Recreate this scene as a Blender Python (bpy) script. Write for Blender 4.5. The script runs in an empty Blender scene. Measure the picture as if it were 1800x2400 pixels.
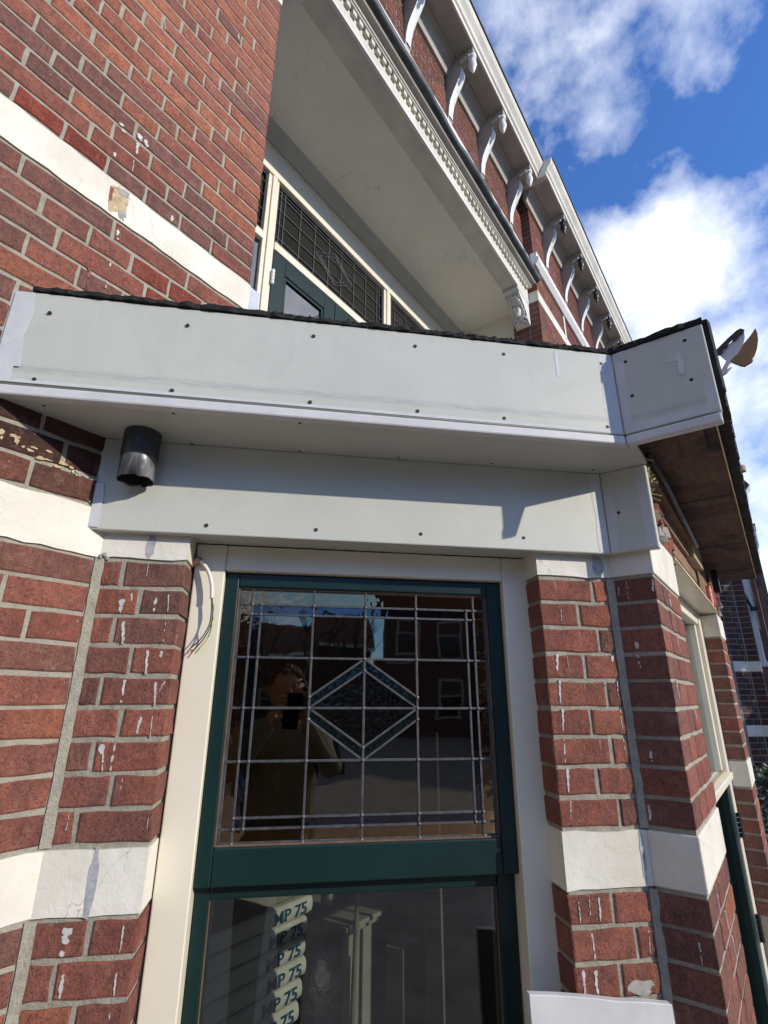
import bpy, bmesh, math, random
from mathutils import Matrix, Vector, noise
R2 = math.sqrt(2.0)
scene = bpy.context.scene
COL = scene.collection
rnd = random.Random(7)

# ------------------------------------------------------------------ camera
cam_d = bpy.data.cameras.new('camera')
cam = bpy.data.objects.new('camera', cam_d)
COL.objects.link(cam)
cam_d.sensor_fit = 'HORIZONTAL'
cam_d.sensor_width = 36.0
cam_d.lens = 1229.08 / 1800.0 * 36.0
cam_d.clip_start = 0.02
cam_d.clip_end = 3000.0
CAM = Vector((-0.5539, -1.1930, 0.3894))
cam.matrix_world = Matrix.Translation(CAM) @ Matrix.Rotation(-0.9417, 4, 'Z') @ Matrix.Rotation(math.pi / 2 + 0.3390, 4, 'X') @ Matrix.Rotation(0.0054, 4, 'Z')
scene.camera = cam

# ------------------------------------------------------------------ sky and sun
SUN_TO = Vector((0.11, -1.0, 0.396)).normalized()      # towards the sun
SUN_EL = math.asin(SUN_TO.z)
world = bpy.data.worlds.new('World')
scene.world = world
world.use_nodes = True
nt = world.node_tree
nt.nodes.clear()
N = nt.nodes.new
L = nt.links.new
out = N('ShaderNodeOutputWorld')
bg = N('ShaderNodeBackground')
bg.inputs['Strength'].default_value = 0.108
sky = N('ShaderNodeTexSky')
sky.sky_type = 'NISHITA'
sky.sun_disc = False
sky.sun_elevation = SUN_EL
sky.sun_rotation = math.atan2(SUN_TO.x, SUN_TO.y)
sky.air_density = 1.0
sky.dust_density = 0.3
sky.ozone_density = 2.5
tc = N('ShaderNodeTexCoord')
CLOUD_SEED = (-9.163, -15.86, -11.885)
mp = N('ShaderNodeMapping')
mp.name = 'cloud_map'
mp.inputs['Location'].default_value = CLOUD_SEED
mp.inputs['Scale'].default_value = (1.0, 1.0, 1.15)
L(tc.outputs['Generated'], mp.inputs['Vector'])
n1 = N('ShaderNodeTexNoise')
n1.inputs['Scale'].default_value = 2.108
n1.inputs['Detail'].default_value = 9.0
n1.inputs['Roughness'].default_value = 0.58
n1.inputs['Distortion'].default_value = 0.12
L(mp.outputs['Vector'], n1.inputs['Vector'])
cr = N('ShaderNodeValToRGB')
cr.name = 'cloud_ramp'
cr.color_ramp.elements[0].position = 0.475
cr.color_ramp.elements[0].color = (0, 0, 0, 1)
cr.color_ramp.elements[1].position = 0.64
cr.color_ramp.elements[1].color = (1, 1, 1, 1)
L(n1.outputs['Fac'], cr.inputs['Fac'])
n2 = N('ShaderNodeTexNoise')
n2.inputs['Scale'].default_value = 6.0
n2.inputs['Detail'].default_value = 6.0
L(mp.outputs['Vector'], n2.inputs['Vector'])
cc = N('ShaderNodeValToRGB')
cc.color_ramp.elements[0].position = 0.3
cc.color_ramp.elements[0].color = (8.2, 9.0, 10.4, 1)
cc.color_ramp.elements[1].position = 0.62
cc.color_ramp.elements[1].color = (13.4, 13.5, 13.7, 1)
L(n2.outputs['Fac'], cc.inputs['Fac'])
gain = N('ShaderNodeMix')
gain.data_type = 'RGBA'
gain.blend_type = 'MULTIPLY'
gain.inputs['Factor'].default_value = 1.0
gain.inputs['B'].default_value = (0.86, 1.36, 2.15, 1)
L(sky.outputs['Color'], gain.inputs['A'])
mx = N('ShaderNodeMix')
mx.data_type = 'RGBA'
L(cr.outputs['Color'], mx.inputs['Factor'])
L(gain.outputs['Result'], mx.inputs['A'])
L(cc.outputs['Color'], mx.inputs['B'])
L(mx.outputs['Result'], bg.inputs['Color'])
L(bg.outputs['Background'], out.inputs['Surface'])

sun_d = bpy.data.lights.new('sun', 'SUN')
sun_d.energy = 3.9
sun_d.angle = math.radians(0.53)
sun_d.color = (1.0, 0.93, 0.82)
sun = bpy.data.objects.new('sun', sun_d)
sun.rotation_euler = SUN_TO.to_track_quat('Z', 'Y').to_euler()
sun.location = (1.5, -8, 6)
COL.objects.link(sun)

scene.view_settings.view_transform = 'Standard'
scene.view_settings.look = 'None'
scene.view_settings.exposure = 0.2
scene.view_settings.gamma = 1.0
scene.view_settings.use_curve_mapping = False
scene.cycles.use_denoising = True
scene.cycles.max_bounces = 6
scene.cycles.diffuse_bounces = 3
scene.cycles.glossy_bounces = 3
scene.cycles.use_adaptive_sampling = True
scene.cycles.adaptive_threshold = 0.025
scene.cycles.transparent_max_bounces = 16

# ------------------------------------------------------------------ materials
MATS = {}


class NB:
    """small node builder for one material"""
    def __init__(self, name):
        self.m = bpy.data.materials.new(name)
        self.m.use_nodes = True
        self.t = self.m.node_tree
        self.b = self.t.nodes['Principled BSDF']
        self.out = self.t.nodes['Material Output']
        self._pos = None
        MATS[name] = self.m

    def n(self, typ, **kw):
        x = self.t.nodes.new('ShaderNode' + typ)
        for k, v in kw.items():
            if k in ('operation', 'data_type', 'blend_type', 'feature', 'noise_dimensions', 'wave_type', 'bands_direction', 'vector_type', 'invert'):
                setattr(x, k, v)
            else:
                x.inputs[k.replace('_', ' ')].default_value = v
        return x

    def l(self, a, b):
        self.t.links.new(a, b)

    def pos(self):
        if self._pos is None:
            self._pos = self.n('NewGeometry').outputs['Position']
        return self._pos

    def scaled(self, s, vec=None):
        m = self.n('VectorMath', operation='MULTIPLY')
        self.l(vec or self.pos(), m.inputs[0])
        m.inputs[1].default_value = s
        return m.outputs[0]

    def noise(self, scale, detail=3.0, rough=0.55, vec=None, dist=0.0):
        x = self.n('TexNoise', Scale=scale, Detail=detail, Roughness=rough, Distortion=dist)
        self.l(vec or self.pos(), x.inputs['Vector'])
        return x.outputs['Fac']

    def ramp(self, fac, *stops):
        x = self.n('ValToRGB')
        e = x.color_ramp.elements
        while len(e) < len(stops):
            e.new(0.5)
        for i, (p, c) in enumerate(stops):
            e[i].position = p
            e[i].color = (c, c, c, 1) if isinstance(c, (int, float)) else (*c, 1)
        self.l(fac, x.inputs['Fac'])
        return x.outputs['Color']

    def mix(self, fac, a, b, blend='MIX'):
        x = self.n('Mix', data_type='RGBA', blend_type=blend)
        for sock, v in (('Factor', fac), ('A', a), ('B', b)):
            if isinstance(v, (int, float)):
                x.inputs[sock].default_value = v if sock == 'Factor' else (v, v, v, 1)
            elif isinstance(v, tuple):
                x.inputs[sock].default_value = (*v, 1)
            else:
                self.l(v, x.inputs[sock])
        return x.outputs['Result']

    def math(self, op, a, b=0.0):
        x = self.n('Math', operation=op)
        for i, v in enumerate((a, b)):
            if isinstance(v, (int, float)):
                x.inputs[i].default_value = v
            else:
                self.l(v, x.inputs[i])
        return x.outputs[0]

    def bump(self, h, strength=0.3, dist=0.002, prev=None):
        x = self.n('Bump', Strength=strength, Distance=dist)
        self.l(h, x.inputs['Height'])
        if prev is not None:
            self.l(prev, x.inputs['Normal'])
        return x.outputs['Normal']

    def done(self, color, rough=0.6, normal=None, spec=0.5, metal=0.0):
        for sock, v in (('Base Color', color), ('Roughness', rough), ('Metallic', metal), ('Specular IOR Level', spec)):
            if isinstance(v, (int, float)):
                self.b.inputs[sock].default_value = v
            elif isinstance(v, tuple):
                self.b.inputs[sock].default_value = (*v, 1)
            else:
                self.l(v, self.b.inputs[sock])
        if normal is not None:
            self.l(normal, self.b.inputs['Normal'])
        return self.m


def brick_material():
    q = NB('brick')
    oi = q.n('ObjectInfo')
    col = oi.outputs['Color']
    off = q.n('VectorMath', operation='ADD')
    sc_ = q.n('VectorMath', operation='SCALE')
    q.l(oi.outputs['Location'], sc_.inputs[0])
    sc_.inputs['Scale'].default_value = 7.3
    q.l(q.pos(), off.inputs[0])
    q.l(sc_.outputs[0], off.inputs[1])
    P = off.outputs[0]                      # every brick gets its own piece of the pattern
    big = q.noise(11.0, 5, 0.62, vec=P, dist=0.8)
    c = q.mix(q.ramp(big, (0.36, 0.0), (0.64, 1.0)), q.mix(1.0, col, (0.78, 0.79, 0.82), 'MULTIPLY'), q.mix(1.0, col, (1.18, 1.10, 1.04), 'MULTIPLY'))
    mid = q.noise(48.0, 6, 0.68, vec=P, dist=0.5)
    c = q.mix(q.ramp(mid, (0.48, 0.0), (0.70, 0.75)), c, q.mix(1.0, col, (0.55, 0.58, 0.64), 'MULTIPLY'))
    str_ = q.noise(10.0, 4, 0.6, vec=q.scaled((9.0, 9.0, 1.4), P), dist=0.4)
    c = q.mix(q.ramp(str_, (0.52, 0.0), (0.70, 0.55)), c, q.mix(1.0, col, (1.5, 1.3, 1.0), 'MULTIPLY'))
    dust = q.noise(30.0, 7, 0.75, vec=P, dist=1.0)
    c = q.mix(q.ramp(dust, (0.54, 0.0), (0.74, 0.55)), c, (0.30, 0.20, 0.155))
    grit = q.noise(130.0, 5, 0.8, vec=P)
    c = q.mix(1.0, c, q.ramp(grit, (0.28, 0.66), (0.72, 1.34)), 'MULTIPLY')
    fine = q.noise(260.0, 4, 0.7, vec=P)
    c = q.mix(q.ramp(fine, (0.33, 0.8), (0.43, 0.0)), c, (0.03, 0.02, 0.016))
    specks = q.noise(120.0, 3, 0.6, vec=P)
    c = q.mix(q.ramp(specks, (0.70, 0.0), (0.76, 0.7)), c, (0.55, 0.50, 0.44))
    nrm = q.bump(mid, 0.8, 0.007)
    nrm = q.bump(grit, 0.6, 0.004, nrm)
    nrm = q.bump(fine, 0.6, 0.002, nrm)
    return q.done(c, 0.9, nrm, 0.25)


def simple(name, col, rough=0.6, var=0.12, vscale=6.0, bump=0.15, bscale=120.0, bdist=0.001, spec=0.5, metal=0.0, vcol=None):
    q = NB(name)
    a = q.noise(vscale, 5, 0.6)
    dark = tuple(x * (1 - var) for x in col) if vcol is None else vcol
    c = q.mix(q.ramp(a, (0.35, 0.0), (0.68, 1.0)), dark, col)
    nrm = q.bump(q.noise(bscale, 4, 0.6), bump, bdist) if bump else None
    return q.done(c, rough, nrm, spec, metal)


brick_material()

q = NB('mortar')
a = q.noise(30.0, 5, 0.65)
c = q.mix(q.ramp(a, (0.3, 0.0), (0.7, 1.0)), (0.265, 0.242, 0.185), (0.395, 0.362, 0.285))
c = q.mix(q.ramp(q.noise(300.0, 2), (0.3, 0.6), (0.45, 0.0)), c, (0.15, 0.135, 0.11))
nm = q.bump(q.noise(45.0, 4, 0.65), 0.7, 0.006)
q.done(c, 0.95, q.bump(q.noise(190.0, 5, 0.75), 0.8, 0.004, nm), 0.2)

q = NB('band_paint')          # masonry paint on the stone bands: lumpy, hair cracks, grubby in places
lump = q.noise(30.0, 4, 0.55, dist=0.3)
c = q.mix(q.ramp(q.noise(5.0, 5, 0.6), (0.35, 0.0), (0.65, 1.0)), (0.565, 0.525, 0.43), (0.68, 0.645, 0.56))
v = q.n('TexVoronoi', feature='DISTANCE_TO_EDGE', Scale=5.5)
wv = q.n('VectorMath', operation='ADD')
wn = q.n('TexNoise', Scale=14.0, Detail=4.0)
q.l(q.pos(), wn.inputs['Vector'])
ws = q.n('VectorMath', operation='SCALE')
ws.inputs['Scale'].default_value = 0.12
q.l(wn.outputs['Color'], ws.inputs[0])
q.l(q.pos(), wv.inputs[0])
q.l(ws.outputs[0], wv.inputs[1])
q.l(wv.outputs[0], v.inputs['Vector'])
crack = q.ramp(v.outputs['Distance'], (0.0, 1.0), (0.0065, 0.0))
cm = q.math('MULTIPLY', crack, q.ramp(q.noise(2.3, 2), (0.48, 0.0), (0.55, 0.75)))
c = q.mix(cm, c, (0.30, 0.27, 0.22))
c = q.mix(q.ramp(q.noise(70.0, 6, 0.7, dist=0.5), (0.66, 0.0), (0.76, 0.5)), c, (0.42, 0.39, 0.33))
c = q.mix(q.ramp(q.noise(7.0, 6, 0.7, vec=q.scaled((2.2, 2.2, 0.8)), dist=0.5), (0.55, 0.0), (0.8, 0.45)), c, (0.50, 0.46, 0.375))
q.done(c, 0.6, q.bump(q.noise(75.0, 5, 0.6, dist=0.6), 0.25, 0.003, q.bump(lump, 0.4, 0.006)), 0.3)

q = NB('fascia_primer')       # grey primed timber board with scuffs and pencil scratches
p = q.pos()
c = q.mix(q.ramp(q.noise(3.5, 5, 0.6), (0.3, 0.0), (0.7, 1.0)), (0.445, 0.448, 0.392), (0.50, 0.502, 0.442))
sc1 = q.noise(5.0, 6, 0.75, vec=q.scaled((2.2, 2.2, 26.0)), dist=0.6)
c = q.mix(q.ramp(sc1, (0.60, 0.0), (0.74, 0.35)), c, (0.36, 0.36, 0.335))
sc2 = q.noise(9.0, 6, 0.8, vec=q.scaled((1.6, 1.6, 40.0)), dist=1.2)
c = q.mix(q.ramp(sc2, (0.71, 0.0), (0.76, 0.4)), c, (0.30, 0.30, 0.285))
blot = q.noise(16.0, 5, 0.7, dist=1.0)
c = q.mix(q.ramp(blot, (0.60, 0.0), (0.76, 0.4)), c, (0.56, 0.565, 0.54))
c = q.mix(q.ramp(q.noise(45.0, 2), (0.76, 0.0), (0.79, 0.6)), c, (0.30, 0.29, 0.27))
sz = q.n('SeparateXYZ')
q.l(q.pos(), sz.inputs[0])
zz = q.math('ABSOLUTE', q.math('SUBTRACT', sz.outputs['Z'], 1.028))
win = q.ramp(zz, (0.004, 1.0), (0.012, 0.0))          # a ladder rubbed along the board here
rub = q.noise(6.0, 7, 0.8, vec=q.scaled((2.5, 2.5, 55.0)), dist=0.8)
c = q.mix(q.math('MULTIPLY', win, q.ramp(rub, (0.42, 0.0), (0.60, 0.75))), c, (0.29, 0.295, 0.28))
run = q.noise(9.0, 5, 0.65, vec=q.scaled((7.0, 7.0, 0.5)), dist=0.3)
c = q.mix(q.ramp(run, (0.56, 0.0), (0.80, 0.25)), c, (0.38, 0.375, 0.33))
hand = q.noise(4.0, 7, 0.75, dist=1.6)
c = q.mix(q.ramp(hand, (0.55, 0.0), (0.75, 0.38)), c, (0.36, 0.36, 0.325))
grain = q.noise(10.0, 5, 0.6, vec=q.scaled((3.0, 3.0, 60.0)))
q.done(c, 0.45, q.bump(grain, 0.12, 0.0008), 0.4)

simple('filler_white', (0.55, 0.555, 0.55), 0.6, 0.10, 22, 0.3, 90, 0.001, 0.3)
simple('strip_white', (0.58, 0.57, 0.56), 0.5, 0.14, 14, 0.15, 120, 0.0006, 0.4)

q = NB('frame_cream')
c = q.mix(q.ramp(q.noise(4.0, 4), (0.35, 0.0), (0.7, 1.0)), (0.66, 0.60, 0.465), (0.71, 0.655, 0.52))
c = q.mix(q.ramp(q.noise(60.0, 3), (0.76, 0.0), (0.80, 0.5)), c, (0.42, 0.37, 0.28))
q.done(c, 0.32, q.bump(q.noise(14.0, 3, vec=q.scaled((6.0, 6.0, 1.0))), 0.06, 0.001), 0.5)

q = NB('green_paint')
c = q.mix(q.ramp(q.noise(5.0, 4), (0.35, 0.0), (0.7, 1.0)), (0.0045, 0.017, 0.016), (0.006, 0.023, 0.021))
c = q.mix(q.ramp(q.noise(48.0, 5, 0.7), (0.70, 0.0), (0.80, 0.4)), c, (0.03, 0.05, 0.046))
q.done(c, 0.34, q.bump(q.noise(20.0, 4, vec=q.scaled((14.0, 14.0, 3.0))), 0.14, 0.001), 0.3)

q = NB('cream_render')
c = q.mix(q.ramp(q.noise(1.6, 5, 0.65, dist=0.5), (0.3, 0.0), (0.7, 1.0)), (0.72, 0.68, 0.575), (0.80, 0.76, 0.655))
c = q.mix(q.ramp(q.noise(6.0, 7, 0.8, dist=1.5), (0.62, 0.0), (0.78, 0.35)), c, (0.50, 0.46, 0.385))
c = q.mix(q.ramp(q.noise(24.0, 5, 0.8, dist=1.0), (0.70, 0.0), (0.76, 0.6)), c, (0.33, 0.30, 0.26))
v = q.n('TexVoronoi', feature='DISTANCE_TO_EDGE', Scale=1.7)
wn = q.n('TexNoise', Scale=5.0, Detail=5.0)
q.l(q.pos(), wn.inputs['Vector'])
ws = q.n('VectorMath', operation='SCALE')
ws.inputs['Scale'].default_value = 0.35
q.l(wn.outputs['Color'], ws.inputs[0])
wv = q.n('VectorMath', operation='ADD')
q.l(q.pos(), wv.inputs[0])
q.l(ws.outputs[0], wv.inputs[1])
q.l(wv.outputs[0], v.inputs['Vector'])
c = q.mix(q.math('MULTIPLY', q.ramp(v.outputs['Distance'], (0.0, 1.0), (0.004, 0.0)), q.ramp(q.noise(1.5, 2), (0.45, 0.0), (0.55, 0.7))), c, (0.3, 0.27, 0.22))
q.done(c, 0.75, q.bump(q.noise(60.0, 4, 0.6), 0.25, 0.002), 0.3)
simple('cove_green', (0.50, 0.51, 0.45), 0.7, 0.12, 3.0, 0.15, 60, 0.001, 0.3)
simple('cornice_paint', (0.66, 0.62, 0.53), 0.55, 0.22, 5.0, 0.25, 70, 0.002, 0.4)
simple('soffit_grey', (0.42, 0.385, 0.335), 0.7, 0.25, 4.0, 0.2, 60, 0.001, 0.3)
simple('corbel_white', (0.74, 0.72, 0.67), 0.6, 0.28, 18.0, 0.3, 90, 0.002, 0.3, vcol=(0.58, 0.56, 0.51))
simple('black_iron', (0.012, 0.013, 0.016), 0.4, 0.2, 20, 0.2, 80, 0.001, 0.5)
simple('lead_flashing', (0.075, 0.082, 0.095), 0.55, 0.65, 9.0, 0.6, 35, 0.004, 0.5, vcol=(0.018, 0.02, 0.024))
simple('zinc', (0.42, 0.45, 0.50), 0.4, 0.25, 9.0, 0.1, 60, 0.001, 0.5, 0.6)
q = NB('roof_felt')
c = q.mix(q.ramp(q.noise(26.0, 5, 0.7), (0.4, 0.0), (0.72, 1.0)), (0.010, 0.010, 0.011), (0.035, 0.033, 0.032))
c = q.mix(q.ramp(q.noise(210.0, 3), (0.66, 0.0), (0.74, 0.7)), c, (0.11, 0.10, 0.095))
q.done(c, 0.85, q.bump(q.noise(130.0, 5, 0.7), 0.9, 0.006), 0.3)


def wood(name, ca, cb, stretch, stain=(0.02, 0.014, 0.012), sfac=0.75):
    q = NB(name)
    v = q.scaled(stretch)
    g = q.noise(6.0, 7, 0.7, vec=v, dist=1.4)
    c = q.mix(q.ramp(g, (0.32, 0.0), (0.68, 1.0)), ca, cb)
    c = q.mix(q.ramp(q.noise(5.5, 5, 0.65, dist=0.6), (0.44, 0.0), (0.66, sfac)), c, stain)
    c = q.mix(q.ramp(q.noise(40.0, 3), (0.71, 0.0), (0.76, 0.7)), c, stain)
    return q.done(c, 0.75, q.bump(g, 0.5, 0.003), 0.3)


wood('ply_dark', (0.055, 0.032, 0.024), (0.15, 0.082, 0.056), (1.6, 9.0, 9.0), (0.012, 0.010, 0.010), 0.9)
wood('ply_edge', (0.42, 0.29, 0.17), (0.62, 0.47, 0.31), (1.5, 8.0, 30.0), (0.2, 0.13, 0.08), 0.3)
wood('timber_brown', (0.16, 0.09, 0.055), (0.31, 0.19, 0.115), (1.5, 9.0, 14.0), (0.05, 0.03, 0.02), 0.5)
wood('timber_pale', (0.33, 0.24, 0.14), (0.50, 0.40, 0.26), (1.5, 9.0, 14.0), (0.12, 0.08, 0.05), 0.4)
wood('card_brown', (0.30, 0.185, 0.09), (0.36, 0.225, 0.115), (4.0, 4.0, 4.0), (0.24, 0.15, 0.08), 0.2)
simple('straw', (0.50, 0.44, 0.22), 0.9, 0.5, 30, 0.8, 60, 0.004, 0.1)
simple('card_white', (0.72, 0.73, 0.76), 0.5, 0.06, 8, 0.05)
simple('pipe_black', (0.035, 0.036, 0.039), 0.36, 0.35, 25.0, 0.15, 60, 0.0006, 0.5)
simple('pipe_inner', (0.012, 0.012, 0.012), 0.7)
q = NB('pipe_scuffed')
q.done(q.mix(q.ramp(q.noise(18.0, 6, 0.7, vec=q.scaled((3.0, 3.0, 0.7)), dist=1.0), (0.42, 0.0), (0.68, 1.0)), (0.07, 0.071, 0.075), (0.22, 0.22, 0.225)), 0.3, q.bump(q.noise(50.0, 4), 0.12, 0.001), 0.5)
simple('screw_dark', (0.02, 0.019, 0.017), 0.7, 0.3)
simple('cable_white', (0.70, 0.66, 0.58), 0.4, 0.08)
simple('conduit_orange', (0.55, 0.27, 0.16), 0.5, 0.1)
simple('wire_blue', (0.012, 0.018, 0.055), 0.35)
simple('wire_brown', (0.045, 0.022, 0.017), 0.35)
q = NB('wire_yellowgreen')
q.done(q.ramp(q.noise(120.0, 0), (0.45, (0.05, 0.22, 0.05)), (0.55, (0.5, 0.45, 0.05))), 0.35)
simple('copper', (0.30, 0.10, 0.06), 0.45, metal=0.7)
simple('lead_came', (0.085, 0.086, 0.090), 0.55, 0.5, 60.0, 0.3, 150, 0.001, 0.5, 0.35)
simple('solder', (0.17, 0.17, 0.175), 0.42, 0.2, 60.0, 0.2, 150, 0.001, 0.5, 0.7)
simple('putty_brown', (0.17, 0.10, 0.06), 0.8, 0.4, 40.0, 0.4, 120, 0.001)
simple('spacer_pale', (0.36, 0.40, 0.36), 0.4, 0.1)
simple('paint_drip', (0.56, 0.53, 0.49), 0.6, 0.3, 40, 0.3, 120, 0.0006)
simple('paint_red', (0.26, 0.03, 0.025), 0.7, 0.4, 50, 0.4, 120, 0.001, vcol=(0.12, 0.03, 0.025))
simple('old_yellow', (0.56, 0.42, 0.22), 0.85, 0.3, 90, 0.7, 120, 0.002, vcol=(0.30, 0.22, 0.15))
simple('bare_cement', (0.36, 0.34, 0.30), 0.95, 0.35, 45, 0.6, 90, 0.003)
simple('soot_dark', (0.05, 0.042, 0.036), 0.95, 0.5, 20, 0.5, 90, 0.002)
simple('grey_smear_shade', (0.40, 0.40, 0.41), 0.7, 0.3, 60, 0.3, 120, 0.001, vcol=(0.25, 0.25, 0.26))
simple('sack_paper', (0.74, 0.72, 0.64), 0.7, 0.12, 12, 0.35, 30, 0.006, 0.3)
simple('sack_print', (0.012, 0.10, 0.22), 0.6, 0.1)
simple('mantel_grey', (0.36, 0.35, 0.28), 0.5, 0.15, 6, 0.1)
simple('plank_interior', (0.22, 0.20, 0.155), 0.7, 0.3, 6, 0.2)
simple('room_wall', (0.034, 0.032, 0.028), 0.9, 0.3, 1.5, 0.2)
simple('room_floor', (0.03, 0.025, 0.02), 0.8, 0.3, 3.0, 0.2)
simple('bin_bag', (0.01, 0.010, 0.018), 0.5, 0.2, 20, 0.6, 18, 0.02)
simple('ground_paving', (0.27, 0.25, 0.225), 0.9, 0.4, 3.0, 0.4, 40, 0.004)
simple('hedge_leaf', (0.022, 0.045, 0.015), 0.55, 0.6, 14.0, 0, vcol=(0.008, 0.016, 0.006))
simple('bark', (0.085, 0.065, 0.05), 0.9, 0.4, 14.0, 0.5, 60, 0.004)
simple('roof_tile', (0.22, 0.09, 0.05), 0.8, 0.5, 6.0, 0.5, 30, 0.01)
simple('balcony_tile', (0.52, 0.49, 0.45), 0.8, 0.2, 6.0, 0.2)
simple('far_brick', (0.13, 0.065, 0.05), 0.9, 0.4, 6.0, 0.3, 30, 0.004)
simple('far_white', (0.72, 0.70, 0.66), 0.5, 0.1, 4.0, 0.1)
simple('slate_dark', (0.035, 0.038, 0.043), 0.6, 0.4, 8.0, 0.3, 30, 0.004)
simple('skin', (0.45, 0.25, 0.18), 0.5, 0.15, 20, 0.1)
simple('hair', (0.16, 0.07, 0.03), 0.6, 0.4, 40, 0.5, 60, 0.005)
simple('coat', (0.22, 0.20, 0.14), 0.85, 0.3, 12, 0.4, 40, 0.006)
simple('phone_black', (0.01, 0.01, 0.012), 0.2)
q = NB('tin_tartan')
uv = q.n('TexCoord').outputs['Object']
sx = q.n('SeparateXYZ')
q.l(uv, sx.inputs[0])
ang = q.math('ARCTAN2', sx.outputs['Y'], sx.outputs['X'])
w1 = q.math('ABSOLUTE', q.math('SINE', q.math('MULTIPLY', ang, 7.0)))
w2 = q.math('ABSOLUTE', q.math('SINE', q.math('MULTIPLY', sx.outputs['Z'], 120.0)))
c = q.mix(q.ramp(w1, (0.86, 0.0), (0.9, 0.65)), (0.42, 0.02, 0.02), (0.07, 0.012, 0.012))
c = q.mix(q.ramp(w2, (0.86, 0.0), (0.9, 0.65)), c, (0.07, 0.012, 0.012))
c = q.mix(q.ramp(q.math('ABSOLUTE', q.math('SINE', q.math('MULTIPLY', ang, 3.5))), (0.985, 0.0), (0.99, 1.0)), c, (0.7, 0.5, 0.1))
q.done(c, 0.35)


def glass(name, tint, ior=1.5, wav=0.0, wscale=9.0, rough=0.0, refl=(1, 1, 1)):
    m = bpy.data.materials.new(name)
    m.use_nodes = True
    t = m.node_tree
    t.nodes.clear()
    o = t.nodes.new('ShaderNodeOutputMaterial')
    mixs = t.nodes.new('ShaderNodeMixShader')
    tr = t.nodes.new('ShaderNodeBsdfTransparent')
    tr.inputs['Color'].default_value = (*tint, 1)
    gl = t.nodes.new('ShaderNodeBsdfGlossy')
    gl.inputs['Roughness'].default_value = rough
    gl.inputs['Color'].default_value = (*refl, 1)
    fr = t.nodes.new('ShaderNodeFresnel')
    fr.inputs['IOR'].default_value = ior
    if wav:
        g = t.nodes.new('ShaderNodeNewGeometry')
        nz = t.nodes.new('ShaderNodeTexNoise')
        nz.inputs['Scale'].default_value = wscale
        nz.inputs['Detail'].default_value = 2.0
        bp = t.nodes.new('ShaderNodeBump')
        bp.inputs['Strength'].default_value = wav
        bp.inputs['Distance'].default_value = 0.01
        t.links.new(g.outputs['Position'], nz.inputs['Vector'])
        t.links.new(nz.outputs['Fac'], bp.inputs['Height'])
        t.links.new(bp.outputs['Normal'], gl.inputs['Normal'])
    t.links.new(fr.outputs['Fac'], mixs.inputs['Fac'])
    t.links.new(tr.outputs['BSDF'], mixs.inputs[1])
    t.links.new(gl.outputs['BSDF'], mixs.inputs[2])
    t.links.new(mixs.outputs['Shader'], o.inputs['Surface'])
    MATS[name] = m
    return m


glass('glass_clear', (0.72, 0.74, 0.72), 1.65, 0.02, 3.0)
glass('glass_leaded', (0.22, 0.21, 0.14), 2.15, 0.03, 7.0, 0.02, (1.0, 0.90, 0.74))
glass('glass_amber', (0.50, 0.22, 0.05), 2.6, 0.06, 26.0, 0.0, (1.0, 0.66, 0.38))
glass('glass_blue', (0.05, 0.05, 0.16), 1.9, 0.08, 30.0, 0.05, (0.6, 0.6, 0.72))
glass('glass_green', (0.015, 0.10, 0.06), 1.7, 0.25, 90.0, 0.15, (0.62, 0.78, 0.68))
glass('glass_rough', (0.16, 0.11, 0.05), 1.5, 0.3, 70.0, 0.15, (0.8, 0.70, 0.56))
glass('glass_upper', (0.55, 0.52, 0.40), 2.7, 0.05, 6.0)

# ------------------------------------------------------------------ helpers
WL = {}        # world location of every object used as a parent


def link(o, parent=None, world_loc=None):
    COL.objects.link(o)
    w = Vector(world_loc if world_loc is not None else o.location)
    WL[o.name] = w
    if parent is not None:
        o.parent = parent
        o.location = w - WL[parent.name]
    else:
        o.location = w
    return o


def tag(o, label=None, cat=None, group=None, kind=None):
    if label:
        o['label'] = label
    if cat:
        o['category'] = cat
    if group:
        o['group'] = group
    if kind:
        o['kind'] = kind
    return o


def thing(name, loc, label, cat, group=None):
    o = bpy.data.objects.new(name, None)
    o.empty_display_size = 0.1
    link(o, None, loc)
    return tag(o, label, cat, group)


class Frame:
    def __init__(self, o, d):
        self.o = Vector((o[0], o[1], 0))
        self.d = Vector((d[0], d[1], 0)).normalized()
        self.inn = Vector((-self.d.y, self.d.x, 0))      # into the wall
        self.ang = math.atan2(self.d.y, self.d.x)

    def p(self, s, y, z):
        v = self.o + self.d * s + self.inn * y
        return Vector((v.x, v.y, z))


S1, S2, S3 = 0.187, 1.044, 1.243
P1 = (S3 / R2, -S3 / R2)
P2 = (P1[0], P1[1] - 0.104)
FM = Frame((0, 0), (1, 0))
FA = Frame((0, 0), (1, -1))
FB = Frame(P1, (0, -1))
FC = Frame(P2, (1, 0))
FW = Frame((0, 0), (1, 0))      # plain world axes (same as FM)


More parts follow.
